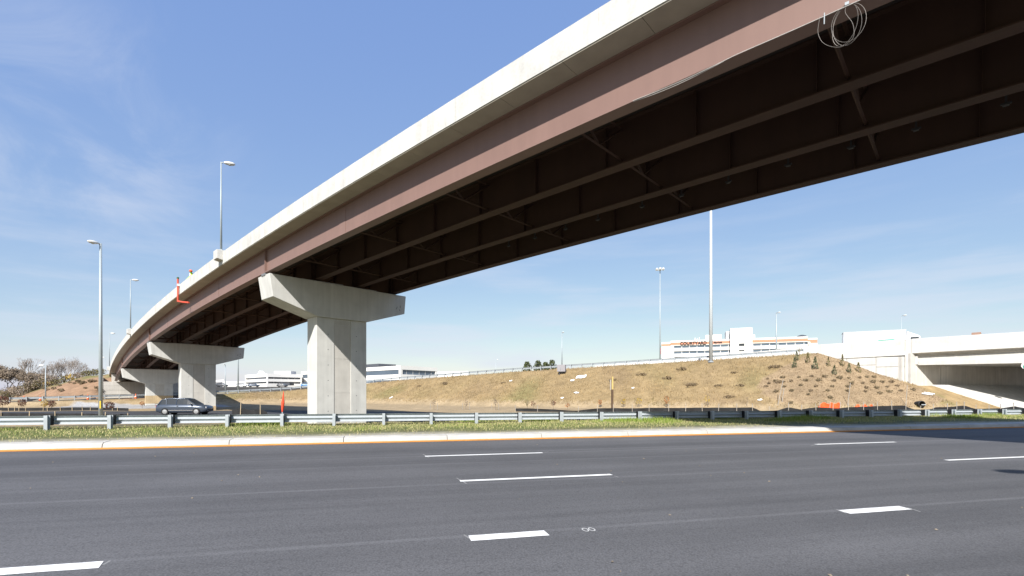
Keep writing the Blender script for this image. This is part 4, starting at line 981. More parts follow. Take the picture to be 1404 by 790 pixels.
local_part(MB().prism(cabp, V(0, 0, 0), V(1, 0, 0), V(0, 0, 1), V(0, 1, 0), -1.05, 1.05), 'cab', 'truck_white', TR)
for sd in (-1, 1):
    local_part(MB().prism([(2.95, 1.45), (4.05, 1.45), (3.80, 2.20), (2.95, 2.20)], V(0, sd * 1.055, 0), V(1, 0, 0), V(0, 0, 1), V(0, 1, 0), -.01, .01), 'side_window', 'dglass', TR)
    local_part(MB().box((4.58, sd * .75, .85), (.12, .30, .2)), 'headlight', 'headlamp', TR)
    local_part(MB().box((4.1, sd * 1.2, 1.75), (.1, .2, .4)), 'mirror', 'rubber', TR)
local_part(MB().prism([(4.26, 1.50), (4.32, 1.52), (4.0, 2.30), (3.94, 2.28)], V(0, 0, 0), V(1, 0, 0), V(0, 0, 1), V(0, 1, 0), -.95, .95), 'windscreen', 'dglass', TR)
local_part(MB().prism([(2.6, 2.42), (3.85, 2.42), (2.6, 3.0)], V(0, 0, 0), V(1, 0, 0), V(0, 0, 1), V(0, 1, 0), -.9, .9), 'wind_deflector', 'truck_white', TR)
for xw in (-3.2, 3.6):
    for sd in (-1, 1):
        w_ = local_part(MB().lathe((0, 0, 0), [(.25, -.13), (.42, -.13), (.45, -.08), (.45, .08), (.42, .13), (.25, .13)], 18, V(0, 1, 0)), 'wheel', 'tyre', TR, (xw, sd * .98, .45))
        local_part(MB().lathe((0, sd * .10, 0), [(.25, -.02), (.25, .02)], 12, V(0, 1, 0)), 'rim', 'rim', w_)
local_part(MB().box((-.6, 0, .62), (7.6, .9, .25)), 'chassis', 'gunmetal', TR)

# ------------------------------------------------------------------ far buildings
def flat_building(name, label, plan, z0, levels, wall='bwall', glass='dglass', pier_w=1.2):
    """plan: (x, y) corners counter-clockwise; levels: (z bottom, z top, kind) with kind w(all) or g(lass band set back)"""
    c = np.mean(np.array(plan), 0); root = thing(name, label, 'building', (c[0], c[1], z0))
    P = [Vector((x, y, 0)) for x, y in plan]; cc = V(c[0], c[1], 0); Z = V(0, 0, 1)
    inner = [p + (cc - p).normalized() * .6 for p in P]
    for a, b, k in levels:
        poly = [(p.x, p.y) for p in (P if k != 'g' else inner)]
        o = build(MB().prism(poly, V(0, 0, 0), V(1, 0, 0), V(0, 1, 0), Z, a, b), {'w': 'wall_band', 'g': 'window_band', 't': 'terracotta_band', 'r': 'roof_edge'}[k], {'w': wall, 'g': glass, 't': 'terracotta', 'r': wall}[k], root)
        if k == 'g':
            for i in range(len(P)):
                p, q = P[i], P[(i + 1) % len(P)]; d_ = (q - p).normalized(); nn = V(d_.y, -d_.x, 0)
                L_ = (q - p).length
                for t in (pier_w / 2 + .05, L_ - pier_w / 2 - .05):
                    build(MB().box(p + d_ * t - nn * .35 + Z * ((a + b) / 2), (pier_w, .6, b - a), d_, nn), 'corner_pier', wall, root)
                nm = int(L_ / 4)
                for j in range(1, nm):
                    build(MB().box(p + d_ * (L_ * j / nm) - nn * .52 + Z * ((a + b) / 2), (.14, .2, b - a), d_, nn), 'mullion', 'bgrey', o)
    return root
# hotel
hl0, hl1 = at(907, 500, 225), at(1121, 500, 204); hd_ = V(hl1.x - hl0.x, hl1.y - hl0.y, 0); HLn = hd_.length; hd_.normalize(); hq = V(-hd_.y, hd_.x, 0)
HT = thing('hotel', 'white hotel with terracotta stripe and dark window bands behind the ramp', 'building', (hl0.x + hd_.x * 30, hl0.y + hd_.y * 30, 2))
ho = V(hl0.x, hl0.y, 0); Z = V(0, 0, 1)
def hbox(name, a0, a1, d0, d1, z0, z1, mt, par=None): 
    return build(MB().box(ho + hd_ * ((a0 + a1) / 2) + hq * ((d0 + d1) / 2) + Z * ((z0 + z1) / 2), (a1 - a0, d1 - d0, z1 - z0), hd_, hq), name, mt, par or HT)
def halong(px):
    t = (px - CX) / FPX; # ho + hd*a on ray X = t Y
    return (t * ho.y - ho.x) / (hd_.x - t * hd_.y)
T0, T1 = halong(1001), halong(1030.5)
zr, zs1, zs0 = 24.3, 23.55, 22.35
bands = [(21.0, 22.1), (18.45, 19.6), (15.9, 17.0), (13.3, 14.4), (10.7, 11.8)]
E1 = halong(919.5)
hbox('end_wing', 0, E1 - .02, 1.2, 16, 2, 23.9, 'bwall'); hbox('terracotta_band', -.05, E1 - .05, 1.15, 1.19, 22.2, 23.1, 'terracotta')
hbox('roof_parapet', E1, HLn - 3.5, .0, 16, zs1, zr, 'bwall'); hbox('terracotta_band', E1, HLn - 3.5, .02, 15.9, zs0, zs1 - .01, 'terracotta')
hbox('terracotta_band', HLn - 3.4, HLn, .55, 15, 21.6, 23.0, 'terracotta'); hbox('end_wing', HLn - 3.4, HLn - .02, .6, 15, 2, 21.58, 'bwall'); hbox('roof_parapet', HLn - 3.4, HLn, .5, 15, 23.01, 23.6, 'bwall')
zprev = zs0 - .01
W0, W1 = halong(924), halong(1111)
for z0, z1 in bands:
    hbox('wall_band', E1, HLn - 3.5, 0, 16, z1, zprev, 'bwall'); 
    gband = hbox('window_band', E1 + .3, HLn - 3.8, .35, 15.5, z0, z1, 'glass')
    hbox('wall_pier', E1, W0, 0.01, 1.0, z0, z1, 'bwall'); hbox('wall_pier', W1, HLn - 3.5, .01, 1.0, z0, z1, 'bwall')
    a = W0 + 3.2
    while a < W1 - 1:
        hbox('mullion', a, a + .3, .28, .36, z0, z1, 'bgrey', gband); a += 3.2
    zprev = z0
hbox('wall_band', E1, HLn - 3.5, 0, 16, 2, zprev, 'bwall')
tw = hbox('stair_tower', T0, T1, -2.6, 10, 2, 28.6, 'bwall')
hbox('tower_window', halong(1012.3), halong(1020), -2.64, -2.58, 20.9, 22.0, 'dglass', tw); hbox('tower_window', halong(1012.3), halong(1020), -2.64, -2.58, 18.6, 19.2, 'dglass', tw)
hbox('roof_plant', halong(968), halong(990), 5, 12, 24.3, 26.9, 'bwall'); hbox('roof_plant', T0 - 1.6, T0, 1, 8, 24.3, 27.8, 'bgrey'); hbox('roof_plant', T1 + .05, T1 + 1.4, 1, 6, 24.3, 25.9, 'bwall')
build(MB().lathe(ho + hd_ * halong(1105) + hq * 8 + Z * 24.2, [(2.4, 0), (2.2, .7), (1.5, 1.3), (.5, 1.6)], 12), 'roof_dome', 'gunmetal', HT)
for px in (953, 956, 959): build(MB().tube([ho + hd_ * halong(px) + hq * 4 + Z * 24.2, ho + hd_ * halong(px) + hq * 4 + Z * (25.6 + .3 * (px % 2))], .16, 6, .08), 'roof_vent', 'bwall', HT)
def text_mesh(body, size, ext):
    cu = bpy.data.curves.new('t', 'FONT'); cu.body = body; cu.size = size; cu.extrude = ext; cu.offset = size * .035
    o = bpy.data.objects.new('t', cu); COL.objects.link(o); bpy.context.view_layer.update()
    me = bpy.data.meshes.new_from_object(o.evaluated_get(bpy.context.evaluated_depsgraph_get())); bpy.data.objects.remove(o); return me
def lettering(body, px0, px1, zc_, hgt_, parent, mt='letter', shear=False):
    me = text_mesh(body, 1.0, .04); xs_ = [v.co.x for v in me.vertices]; ys_ = [v.co.y for v in me.vertices]
    a0, a1 = halong(px0), halong(px1); kx = (a1 - a0) / (max(xs_) - min(xs_)); ky = hgt_ / (max(ys_) - min(ys_)); x0, y0 = min(xs_), min(ys_)
    org = ORG[parent.name]
    for v in me.vertices:
        p = ho + hd_ * (a0 + (v.co.x - x0) * kx) - hq * (.10 + v.co.z * 3) + Z * (zc_ - hgt_ / 2 + (v.co.y - y0) * ky) - org; v.co = p
    me.materials.clear(); me.materials.append(M[mt]); return put('lettering', me, parent)
lettering('COURTYARD', 932.5, 969, 23.0, 1.5, HT); lettering('Marriott', 978.5, 990, 23.1, .95, HT)
p = ho + hd_ * -.5 + hq * 2
build(MB().box(p + Z * 20.0, (.5, 1.6, 2.9), hd_, hq), 'red_sign_box', 'sign_red', HT); build(MB().box(p + Z * 22.0, (.5, 1.6, .9), hd_, hq), 'green_sign_box', 'green', HT)
# offices
flat_building('office_building', 'stepped white office block with two dark window bands left of the nearest pier', [(at(336, 0, 330).x, 330), (at(366, 0, 300).x, 300), (at(414, 0, 318).x, 318), (at(405, 0, 360).x, 360), (at(345, 0, 370).x, 370)], 2, [(2, 6.4, 'w'), (6.4, 7.5, 'g'), (7.5, 9.2, 'w'), (9.2, 10.3, 'g'), (10.3, 12.4, 'w')], pier_w=.8)
OB1 = bpy.data.objects['office_building']
build(MB().prism([(-3.6, 0), (0, 1.9), (3.6, 0)], V(at(356, 0, 309).x, 309, 12.4), V(.72, -.7, 0), V(0, 0, 1), V(.7, .72, 0), -.2, 2), 'gable', 'bwall', OB1)
build(MB().box((at(391, 0, 330).x, 330, 13.6), (11, 8, 2.6)), 'roof_plant', 'bgrey', OB1)
build(MB().box((at(386, 0, 297).x, 303, 6.0), (7, 6, 1.6)), 'entrance_canopy', 'gunmetal', OB1)
pL, pC, pR = (at(413, 0, 329).x, 329), (at(549, 0, 250).x, 250), (at(600, 0, 273).x, 273)
flat_building('office_building', 'long white office building with blue glass strips right of the nearest pier', [pL, pC, pR, (pR[0] - 20, pR[1] + 60), (pL[0] + 5, pL[1] + 50)], 2, [(2, 6.2, 'w'), (6.2, 7.4, 'g'), (7.4, 10.2, 'w'), (10.2, 12.6, 'g'), (12.6, 14.6, 'w')], glass='glass', pier_w=1.5)
OB2 = bpy.data.objects['office_building.001']
build(MB().box((at(514, 0, 300).x, 300, 16.2), (26, 12, 2.8), V(.75, -.66, 0), V(.66, .75, 0)), 'roof_plant', 'gunmetal', OB2)
flat_building('low_building', 'low white flat building just right of the long office building', [(at(598, 0, 330).x, 330), (at(642, 0, 320).x, 320), (at(642, 0, 360).x, 360), (at(598, 0, 370).x, 370)], 2, [(2, 11, 'w'), (11, 14.6, 'w')], wall='bwall')
flat_building('parking_garage', 'pale parking garage seen through the gap between the piers', [(at(292, 0, 300).x, 300), (at(307, 0, 280).x, 280), (at(307, 0, 320).x, 320), (at(292, 0, 340).x, 340)], 2, [(2, 4.0, 'w'), (4.0, 4.9, 'g'), (4.9, 6.2, 'w'), (6.2, 6.9, 'g'), (6.9, 8.2, 'w')], pier_w=.5)
flat_building('warehouse', 'pale blue-grey warehouse behind the parking garage', [(at(306, 0, 390).x, 390), (at(336, 0, 390).x, 390), (at(336, 0, 420).x, 420), (at(306, 0, 420).x, 420)], 2, [(2, 7, 'w'), (7, 9.5, 'w')], wall='bgrey')
flat_building('brick_building', 'small brick rooftop block showing above the overpass parapet', [(at(1332, 0, 300).x, 300), (at(1345, 0, 296).x, 296), (at(1346, 0, 310).x, 310), (at(1333, 0, 314).x, 314)], 2, [(2, 30, 'w'), (30, 37.0, 'w')], wall='bbrick')

# ------------------------------------------------------------------ vegetation
def leaf_clump(n, rx, rz, size, seed, cone=False, base=0.0):
    r_ = np.random.default_rng(seed); m_ = MB()
    for i in range(n):
        d = r_.normal(0, 1, 3); d /= np.linalg.norm(d); k = r_.uniform(.35, 1) ** .6
        p = Vector((d[0] * rx * k, d[1] * rx * k, d[2] * rz * k + rz + base))
        if cone:
            h = r_.uniform(0, 1); w = rx * (1 - h) ** .8 * (.75 + .5 * r_.random()); a = r_.uniform(0, 6.28); p = Vector((math.cos(a) * w, math.sin(a) * w, base + h * 2 * rz))
        e = Euler(r_.uniform(0, 6.28, 3)).to_matrix(); s = size * r_.uniform(.6, 1.4)
        m_.add([p + e @ V(-s, -s * .4, 0), p + e @ V(s, -s * .4, 0), p + e @ V(s * .7, s * .5, s * .2), p + e @ V(-s * .7, s * .5, 0)], [(0, 1, 2, 3)])
    return m_
def stems(n, h, spread, seed, r=.012):
    r_ = np.random.default_rng(seed); m_ = MB()
    for i in range(n):
        a = r_.uniform(0, 6.28); k = r_.uniform(.3, 1) * spread
        m_.tube([V(0, 0, -.1), V(math.cos(a) * k * .4, math.sin(a) * k * .4, h * .5), V(math.cos(a) * k, math.sin(a) * k, h * r_.uniform(.7, 1.05))], r, 3, r * .5)
    return m_
SH = [(leaf_clump(60, .36, .2, .075, 40 + i, base=.02).mesh('foliage', M['shrub' if i else 'weed']), stems(7, .42, .3, 50 + i).mesh('stems', M['bark'])) for i in range(3)]
spots = [(318, 305), (445, 295), (385, 330), (515, 325), (578, 295), (638, 323), (683, 288), (748, 323), (797, 293), (870, 325), (918, 303), (995, 300), (1085, 300), (1148, 295), (1205, 295), (305, 372), (455, 373), (597, 364), (722, 370), (857, 373), (1018, 348), (1110, 345), (1195, 335), (988, 373), (1140, 385), (385, 420), (520, 410), (680, 407), (822, 408), (983, 410), (1130, 413), (845, 470), (515, 512), (330, 345), (655, 440)]
spots = [(1000 + x / 6.075, 470 + y / 6.075) for x, y in spots] + [(1200 + x / 6.583, 480 + y / 6.583) for x, y in ((65, 297), (145, 297), (15, 352), (108, 341), (200, 331), (40, 398), (130, 386), (228, 378), (345, 368))]
SH.append((leaf_clump(110, .62, .13, .07, 47, base=.0).mesh('foliage', M['weed']), stems(16, .36, .5, 57).mesh('stems', M['weed'])))
def shrub(px, py, k, sc, label, group, y0=46):
    g = ground_at(px, py, y0); fo, stm = SH[k]; root = thing('low_shrub', label, 'shrub', g, rnd.uniform(0, 6), group); root.scale = (sc, sc, sc * rnd.uniform(.8, 1.1))
    put('foliage', fo, root); put('stems', stm, root)
for i, (x, y) in enumerate(spots): shrub(x, y, i % 3, rnd.uniform(.55, 1.0), 'small dormant shrub planted on the brown mulched slope below the overpass', 'shrubs planted on the mulched slope')
EV = [(leaf_clump(150, .34, .70, .085, 60 + i, True, .05).mesh('crown', M['leaf_sage' if i % 2 == 0 else 'leaf_olive']), MB().tube([V(0, 0, -.15), V(.02, 0, .7), V(0, .02, 1.35)], .03, 5, .01).mesh('trunk', M['bark'])) for i in range(4)]
ORD = ['first', 'third', 'fourth', 'fifth', 'sixth', 'seventh', 'eighth', 'ninth', 'second']
for i, (x, y) in enumerate(((545, 212), (655, 170), (715, 222), (825, 197), (875, 268), (942, 197), (997, 252), (1075, 247), (560, 150))):
    g = ground_at(1000 + x / 6.075, 470 + y / 6.075, 46); root = thing('young_evergreen', ORD[i] + ' young narrow evergreen from the left on the mulched slope below the overpass', 'tree', g, rnd.uniform(0, 6), 'young evergreens below the overpass wall'); sc = rnd.uniform(.75, 1.1); root.scale = (sc * rnd.uniform(.7, 1.1), sc * rnd.uniform(.7, 1.1), sc)
    put('crown', EV[i % 4][0], root); put('trunk', EV[i % 4][1], root)
def sapling(px, py, hgt_, leaf, label, cat='sapling', n=46, spread=.34, y0=46, stake=False, group=None):
    g = ground_at(px, py, y0); root = thing('sapling', label, cat, g, 0, group); sd = int(px * 7)
    m_ = MB().tube([g - V(0, 0, .2), g + V(.03, 0, hgt_ * .5), g + V(0, .02, hgt_)], .025, 5, .008)
    r_ = np.random.default_rng(sd)
    for k in range(9):
        z = hgt_ * r_.uniform(.35, .95); a = r_.uniform(0, 6.28); l = spread * r_.uniform(.5, 1); m_.tube([g + V(0, 0, z), g + V(math.cos(a) * l, math.sin(a) * l, z + l * .7)], .010, 3, .005)
    build(m_, 'trunk', 'bark', root)
    if leaf:
        lm = leaf_clump(n, spread, hgt_ * .32, .07, sd); o = build(MB().add([Vector(v) + g + V(0, 0, hgt_ * .32) for v in lm.v], lm.f), 'crown', leaf, root)
    if stake:
        for k in (-1, 1): build(MB().tube([g + V(k * .45, .1, -.2), g + V(k * .45, .1, .85)], .03, 4), 'stake', 'woodgrey', root)
sapling(594.8, 562, 1.45, 'leaf_brown', 'bare staked sapling right of the nearest pier', n=34, stake=True)
sapling(638.7, 562, 1.35, 'leaf_brown', 'second bare staked sapling from the nearest pier', n=34, stake=True)
sapling(679, 562, 1.5, 'leaf_brown', 'staked sapling with dark trunk just left of the long silt fence', n=60, stake=True)
sapling(723, 561, 1.25, 'leaf_olive', 'thin yellow-green sapling at the left end of the long silt fence', n=40)
sapling(731, 561, 1.1, 'leaf_red', 'small dark sapling beside the thin yellow-green one', n=40)
sapling(758.5, 561.5, 1.25, 'leaf_red', 'small dark brown sapling below the grey cabinet', n=60)
sapling(778, 561.5, .9, 'leaf_rust', 'faint rusty sapling between the dark sapling and timber post', n=30)
sapling(823, 560, 1.35, 'leaf_rust', 'slim orange-leaved sapling left of the timber post', n=70, spread=.24)
sapling(854.5, 560, 1.35, 'leaf_yellow', 'yellow-orange sapling just right of the timber post', n=70)
sapling(876, 560, 1.45, 'leaf_yellow', 'wide yellow sapling second right of the timber post', n=60, spread=.5)
sapling(914, 560, 1.7, 'leaf_rust', 'tall rusty yellow sapling in front of the embankment left of the mast', n=80)
sapling(970, 558, 1.5, 'leaf_yellow', 'yellow sapling in front of the embankment below the mast', n=50, spread=.4)
sapling(1024, 557, 1.1, None, 'leafless sapling at the lower left edge of the mulched slope')
sapling(30, 562, 1.4, 'leaf_red', 'brown leafy bush at far left behind the silt fence', 'bush', 160, .5, 30)
sapling(3, 563, 1.9, 'leaf_red', 'dark red-brown bush cut by the left edge of the view', 'bush', 380, .8, 30)
sapling(61, 563, 1.5, 'leaf_yellow', 'yellowish bush by the silt fence below the short lamp', 'bush', 120, .4, 30)
sapling(71, 563, 1.3, 'leaf_red', 'dark red bush right of the yellowish bush', 'bush', 170, .45, 30)
sapling(150, 566, 1.3, 'leaf_red', 'dark red bush right of the tall street lamp', 'bush', 190, .5, 30)
sapling(195, 560, 1.1, 'leaf_rust', 'small reddish shrub on the gravel by the farthest pier', 'bush', 60, .35, 40)
for i, (x, y, n_, sp_) in enumerate(((1142, 503, 0, .35),)): sapling(x - 46, 489, 1.6, 'leaf_olive', 'thin sparse sapling at the crest of the mulched slope', n=36, spread=.35, y0=46)
# bare weeds on the embankment
for i, (x, y) in enumerate(((1006, 512), (1062, 505), (1070, 525), (935, 508), (915, 520), (948, 530), (985, 530), (1015, 530), (1000, 545), (575, 530), (610, 527), (690, 526), (840, 522), (880, 515))):
    shrub(x, y, 3, rnd.uniform(.8, 1.5), 'low dry weed clump on the tan embankment', 'dry weed clumps on the embankment')

def bare_tree(label, base, height, seed, spread=.5, lean=0, crown_mt='twig', leafy=0, leaf_mt='leaf_brown', group='bare trees on the left hillside', depth=6, low=.28):
    r_ = random.Random(seed); root = thing('bare_tree', label, 'tree', base, 0, group); b = Vector(base)
    T, C_ = MB(), MB(); tips = []
    def grow(p, d, l, r, k):
        q = p + d * l * .5 + V(r_.uniform(-.06, .06), r_.uniform(-.06, .06), 0) * l; e = q + (d + V(r_.uniform(-.25, .25), r_.uniform(-.25, .25), .05)).normalized() * l * .5
        (T if k >= depth - 2 else C_).tube([p, q, e], r, 6 if k >= depth - 1 else 3, r * .66, cap=False)
        if k <= 3: tips.append(e)
        if k == 0: return
        n_ = 2 if r_.random() < .45 else 3
        for i in range(n_):
            a = r_.uniform(0, 6.28); t = r_.uniform(.35, .85) * spread * 1.5
            nd = (d + V(math.cos(a) * t, math.sin(a) * t, .22)).normalized()
            grow(e if i else e, nd, l * r_.uniform(.66, .86), max(r * .64, .012), k - 1)
    grow(b - V(0, 0, .3), V(lean, 0, 1).normalized(), height * low, height * .018, depth)
    build(T, 'trunk', 'bark', root, True); o = build(C_, 'crown', crown_mt, root)
    if leafy:
        L_ = MB(); rn = np.random.default_rng(seed)
        for t in tips:
            for j in range(leafy):
                p = t + Vector(rn.normal(0, height * .035, 3)); e = Euler(rn.uniform(0, 6.28, 3)).to_matrix(); s = height * .016 * rn.uniform(.6, 1.5)
                L_.add([p + e @ V(-s, 0, 0), p + e @ V(s, -s * .5, 0), p + e @ V(s * .4, s * .9, 0)], [(0, 1, 2)])
        build(L_, 'leaves', leaf_mt, root)
    return root
def tree_at(px, ytop, Y, label, seed, **k):
    p = col_at(px, Y); bare_tree(label, p, (at(px, ytop, Y).z - p.z) * 1.02, seed, **k)
TL = [(-22, 494, 100, 'brown twiggy tree cut by the left edge of the view', 3, 1), (-4, 491, 101, 'dense brown tree at the left edge of the hillside', 4, 1), (10, 491, 103, 'broad brown tree left of the tall pale bare one', 14, 1), (22, 497, 100, 'low brown tree in front of the tall pale bare tree', 6, 1), (31, 484, 112, 'tall pale bare tree behind the brown ones at far left', 5, 0), (38, 505, 101, 'short brown tree left of the short street lamp', 15, 1), (46, 500, 104, 'rounded brown tree behind the short street lamp', 7, 1), (55, 501, 105, 'brown tree just right of the rounded one', 8, 1), (64, 508, 103, 'lowest brown tree right of the short street lamp', 16, 1), (70, 492, 114, 'slender bare tree right of the short street lamp', 9, 0), (80, 489, 115, 'bare tree between the slender and the tallest ones', 21, 0), (89, 487, 116, 'tallest forked bare tree on the hillside', 10, 0), (102, 490, 118, 'bare tree right of the tallest forked one', 12, 0), (116, 503, 122, 'small bare tree on the hill crest', 13, 0)]
for px, yt, Y, lb, sd, brown in TL:
    if brown: tree_at(px, yt, Y, lb, sd, leafy=9, low=.215, spread=.72, depth=6)
    else: tree_at(px, yt, Y, lb, sd, spread=.46, low=.24, depth=7)
for i, (px, Y) in enumerate(((2, 97), (14, 98), (26, 97), (36, 98.5), (-10, 97), (46, 99), (57, 99.5), (68, 99.5), (20, 104), (50, 104))):
    g = col_at(px, Y); w = rnd.uniform(1.3, 1.9); root = thing('thicket_bush', 'brown leafless thicket bush at the foot of the left trees', 'bush', g, 0, 'thicket under the left trees')
    lm = leaf_clump(420, w * 1.1, w * .75, .11, 190 + i); build(MB().add([Vector(v) + g for v in lm.v], lm.f), 'foliage', 'leaf_brown' if i % 3 else 'leaf_olive', root)
    st_ = stems(16, w * 1.7, w, 220 + i, .03); build(MB().add([Vector(v) + g for v in st_.v], st_.f), 'stems', 'twig', root)
# scrub along the hill crest
for i, (x, y, lf, w) in enumerate(((40, 536, 'leaf_yellow', .9), (48, 533, 'leaf_olive', 1.0), (66, 529, 'leaf_yellow', 1.1), (76, 527, 'leaf_olive', 1.2), (88, 524, 'leaf_olive', 1.3), (98, 521, 'leaf_yellow', 1.3), (108, 518, 'leaf_brown', 1.2), (118, 514, 'leaf_olive', 1.2), (128, 511, 'leaf_olive', 1.2), (138, 508, 'leaf_olive', 1.2))):
    Y = 99.5; g = col_at(x, Y); root = thing('hill_scrub', 'shaggy olive scrub bush on the crest of the left hillside', 'bush', g, 0, 'scrub along the hillside crest')
    lm = leaf_clump(170, w * .8, w * .55, .12, 90 + i); build(MB().add([Vector(v) + g for v in lm.v], lm.f), 'foliage', lf, root)
    st_ = stems(8, w * 1.2, w * .6, 120 + i, .03); build(MB().add([Vector(v) + g for v in st_.v], st_.f), 'stems', 'bark', root)
for i in range(26):
    g = ground_at(rnd.uniform(48, 142), rnd.uniform(522, 538), 60)
    if g.y > 130 or g.z < .6: continue
    fo, stm = SH[i % 3]; root = thing('low_shrub', 'small dark shrub planted on the bare brown hillside at left', 'shrub', g, rnd.uniform(0, 6), 'shrubs planted on the brown hillside'); sc = rnd.uniform(.9, 1.5); root.scale = (sc, sc, sc); put('foliage', fo, root); put('stems', stm, root)
# far pines over the ramp
for i, (x, yt) in enumerate(((723, 496.5), (738, 494.5), (748, 497), (757, 494))):
    Y = 260; p = col_at(x, Y); h_ = at(x, yt, Y).z - p.z; root = thing('pine_tree', ['first', 'second', 'third', 'fourth'][i] + ' from left of the four far pines above the ramp', 'tree', p, 0, 'far pines beyond the ramp')
    build(MB().tube([p, p + V(0, 0, h_ * .9)], .3, 6, .1), 'trunk', 'bark', root)
    r_ = np.random.default_rng(i + 5); L_ = MB()
    for j in range(420):
        hh = r_.uniform(.55, 1); w = (.9 - abs(hh - .74) * 2.2) * 3.2 * r_.uniform(.3, 1); a = r_.uniform(0, 6.28); c = p + V(math.cos(a) * w, math.sin(a) * w, h_ * hh); e = Euler(r_.uniform(0, 6.28, 3)).to_matrix(); s = .5 * r_.uniform(.6, 1.3)
        L_.add([c + e @ V(-s, 0, 0), c + e @ V(s, -s * .4, 0), c + e @ V(0, s, 0)], [(0, 1, 2)])
    build(L_, 'crown', 'leaf_green', root)

# grass: uncountable blades
def blades(name, label, X, Y, hmin, hmax, w, cols, seed, lean=.5, hk=None):
    r_ = np.random.default_rng(seed); n = len(X); Z = hgt(X, Y) - .02; h = r_.uniform(hmin, hmax, n) * (hk if hk is not None else 1)
    a = r_.uniform(0, 6.28, n); la = r_.uniform(0, 6.28, n); ln = r_.uniform(.05, lean, n) * h
    dx, dy = np.cos(a) * w * .5, np.sin(a) * w * .5; b = np.stack([X, Y, Z], -1)
    v0 = b + np.stack([-dx, -dy, 0 * dx], -1); v1 = b + np.stack([dx, dy, 0 * dx], -1)
    tx, ty = np.cos(la) * ln, np.sin(la) * ln
    m1 = b + np.stack([tx * .4 + dx * .7, ty * .4 + dy * .7, h * .6], -1); m0 = b + np.stack([tx * .4 - dx * .7, ty * .4 - dy * .7, h * .6], -1); t = b + np.stack([tx, ty, h], -1)
    co = np.stack([v0, v1, m1, m0, t], 1).reshape(-1, 3); i5 = np.arange(n)[:, None] * 5
    me = bpy.data.meshes.new(name); me.vertices.add(n * 5); me.vertices.foreach_set('co', co.ravel())
    q = np.concatenate([i5 + np.array([[0, 1, 2, 3]]), i5 + np.array([[3, 2, 4]])], 1)
    me.loops.add(n * 7); me.loops.foreach_set('vertex_index', q.ravel()); me.polygons.add(2 * n)
    ls = np.stack([np.arange(n) * 7, np.arange(n) * 7 + 4], 1).ravel(); lt = np.tile([4, 3], n)
    me.polygons.foreach_set('loop_start', ls); me.polygons.foreach_set('loop_total', lt); me.update(calc_edges=True)
    ca = me.color_attributes.new('base', 'FLOAT_COLOR', 'POINT'); c5 = np.repeat(np.concatenate([cols, np.ones((n, 1))], 1), 5, 0); ca.data.foreach_set('color', c5.ravel())
    me.materials.append(M['blade']); o = put(name, me); o['kind'] = 'stuff'; tag(o, label, 'grass'); return o
def mixcol(n, A, B, t, seed, j=.2):
    r_ = np.random.default_rng(seed); t = np.asarray(t)[:, None]; return (np.array(A) * (1 - t) + np.array(B) * t) * r_.uniform(1 - j, 1 + j, (n, 1))
n = 300000; A_ = NR.uniform(-26, 52, n); Q_ = .5 + 6.3 * NR.beta(1.25, 1.0, n)
Xg, Yg = A_ * CP - Q_ * SP, KY + A_ * SP + Q_ * CP
lush = sst(wob(A_, Q_ * 2, 1.0) + .8 * wob(A_ + 40, Q_, 3.2), .05, 1.0) * sst(Q_ + .7 * wob(A_, Q_, 1.1), 2.0, 4.0)
keep = NR.uniform(0, 1, n) < np.clip(.05 + .30 * sst(Q_ + .6 * wob(A_, Q_, .7), 1.4, 3.2) + .75 * lush, 0, 1)
Xg, Yg, A2, Q2, lu = Xg[keep], Yg[keep], A_[keep], Q_[keep], lush[keep]; n = len(Xg)
gt = np.clip(NR.uniform(-.75, .6, n) + 1.15 * lu + .25 * sst(Q2, 1.5, 3.2), 0, 1)
blades('verge_grass', 'short green and straw grass on the verge between kerb and guardrail', Xg, Yg, .035, .10, .014, mixcol(n, (.40, .345, .18), (.185, .255, .04), gt, 3, .35), 21, .7, 1 + 2.6 * lu * NR.uniform(0, 1, n))
n = 200000; t_ = NR.uniform(0, 1, n); u_ = NR.uniform(0, 1, n)
Xs = NR.uniform(-56, 58, n); Ys = NR.uniform(50, 106, n)
d_, zc_, sg_ = poly_dist(Xs, Ys, CREST); zz_ = hgt(Xs, Ys)
kp = (sg_ < 0) & (d_ < 15.5) & (zz_ > -.3) & ~inpoly(Xs, Ys, MULCH) & (Xs < 50.5) & (NR.uniform(0, 1, n) < .35 + .55 * sst(wob(Xs, Ys, 1.6), -.4, .9))
Xs, Ys = Xs[kp], Ys[kp]; n = len(Xs); w_ = sst(wob(Xs, Ys, 1.5) + .5 * wob(Xs, Ys, 5.0), .0, 1.1); v_ = (.74 + .42 * sst(wob(Xs + 30, Ys, 1.1), -.8, .8))[:, None]
blades('embankment_grass', 'rough dry tan grass covering the ramp embankment', Xs, Ys, .08, .30, .07, mixcol(n, (.29, .208, .105), (.16, .145, .05), np.clip(w_ * NR.uniform(.2, 1.4, n), 0, 1), 5, .32) * v_, 22, .9)
n = 26000; P_ = np.array([(p.x, p.y) for p in MULCH]); lo_, hi_ = P_.min(0), P_.max(0)
Xs = NR.uniform(lo_[0], hi_[0], n); Ys = NR.uniform(lo_[1], hi_[1], n); kp = inpoly(Xs, Ys, MULCH); Xs, Ys = Xs[kp], Ys[kp]; n = len(Xs)
o = blades('mulch_chips', 'shredded brown bark mulch on the slope below the overpass', Xs, Ys, .03, .09, .08, mixcol(n, (.295, .215, .13), (.20, .14, .08), NR.uniform(0, 1, n), 6, .2), 23, 1.6); o['category'] = 'mulch'

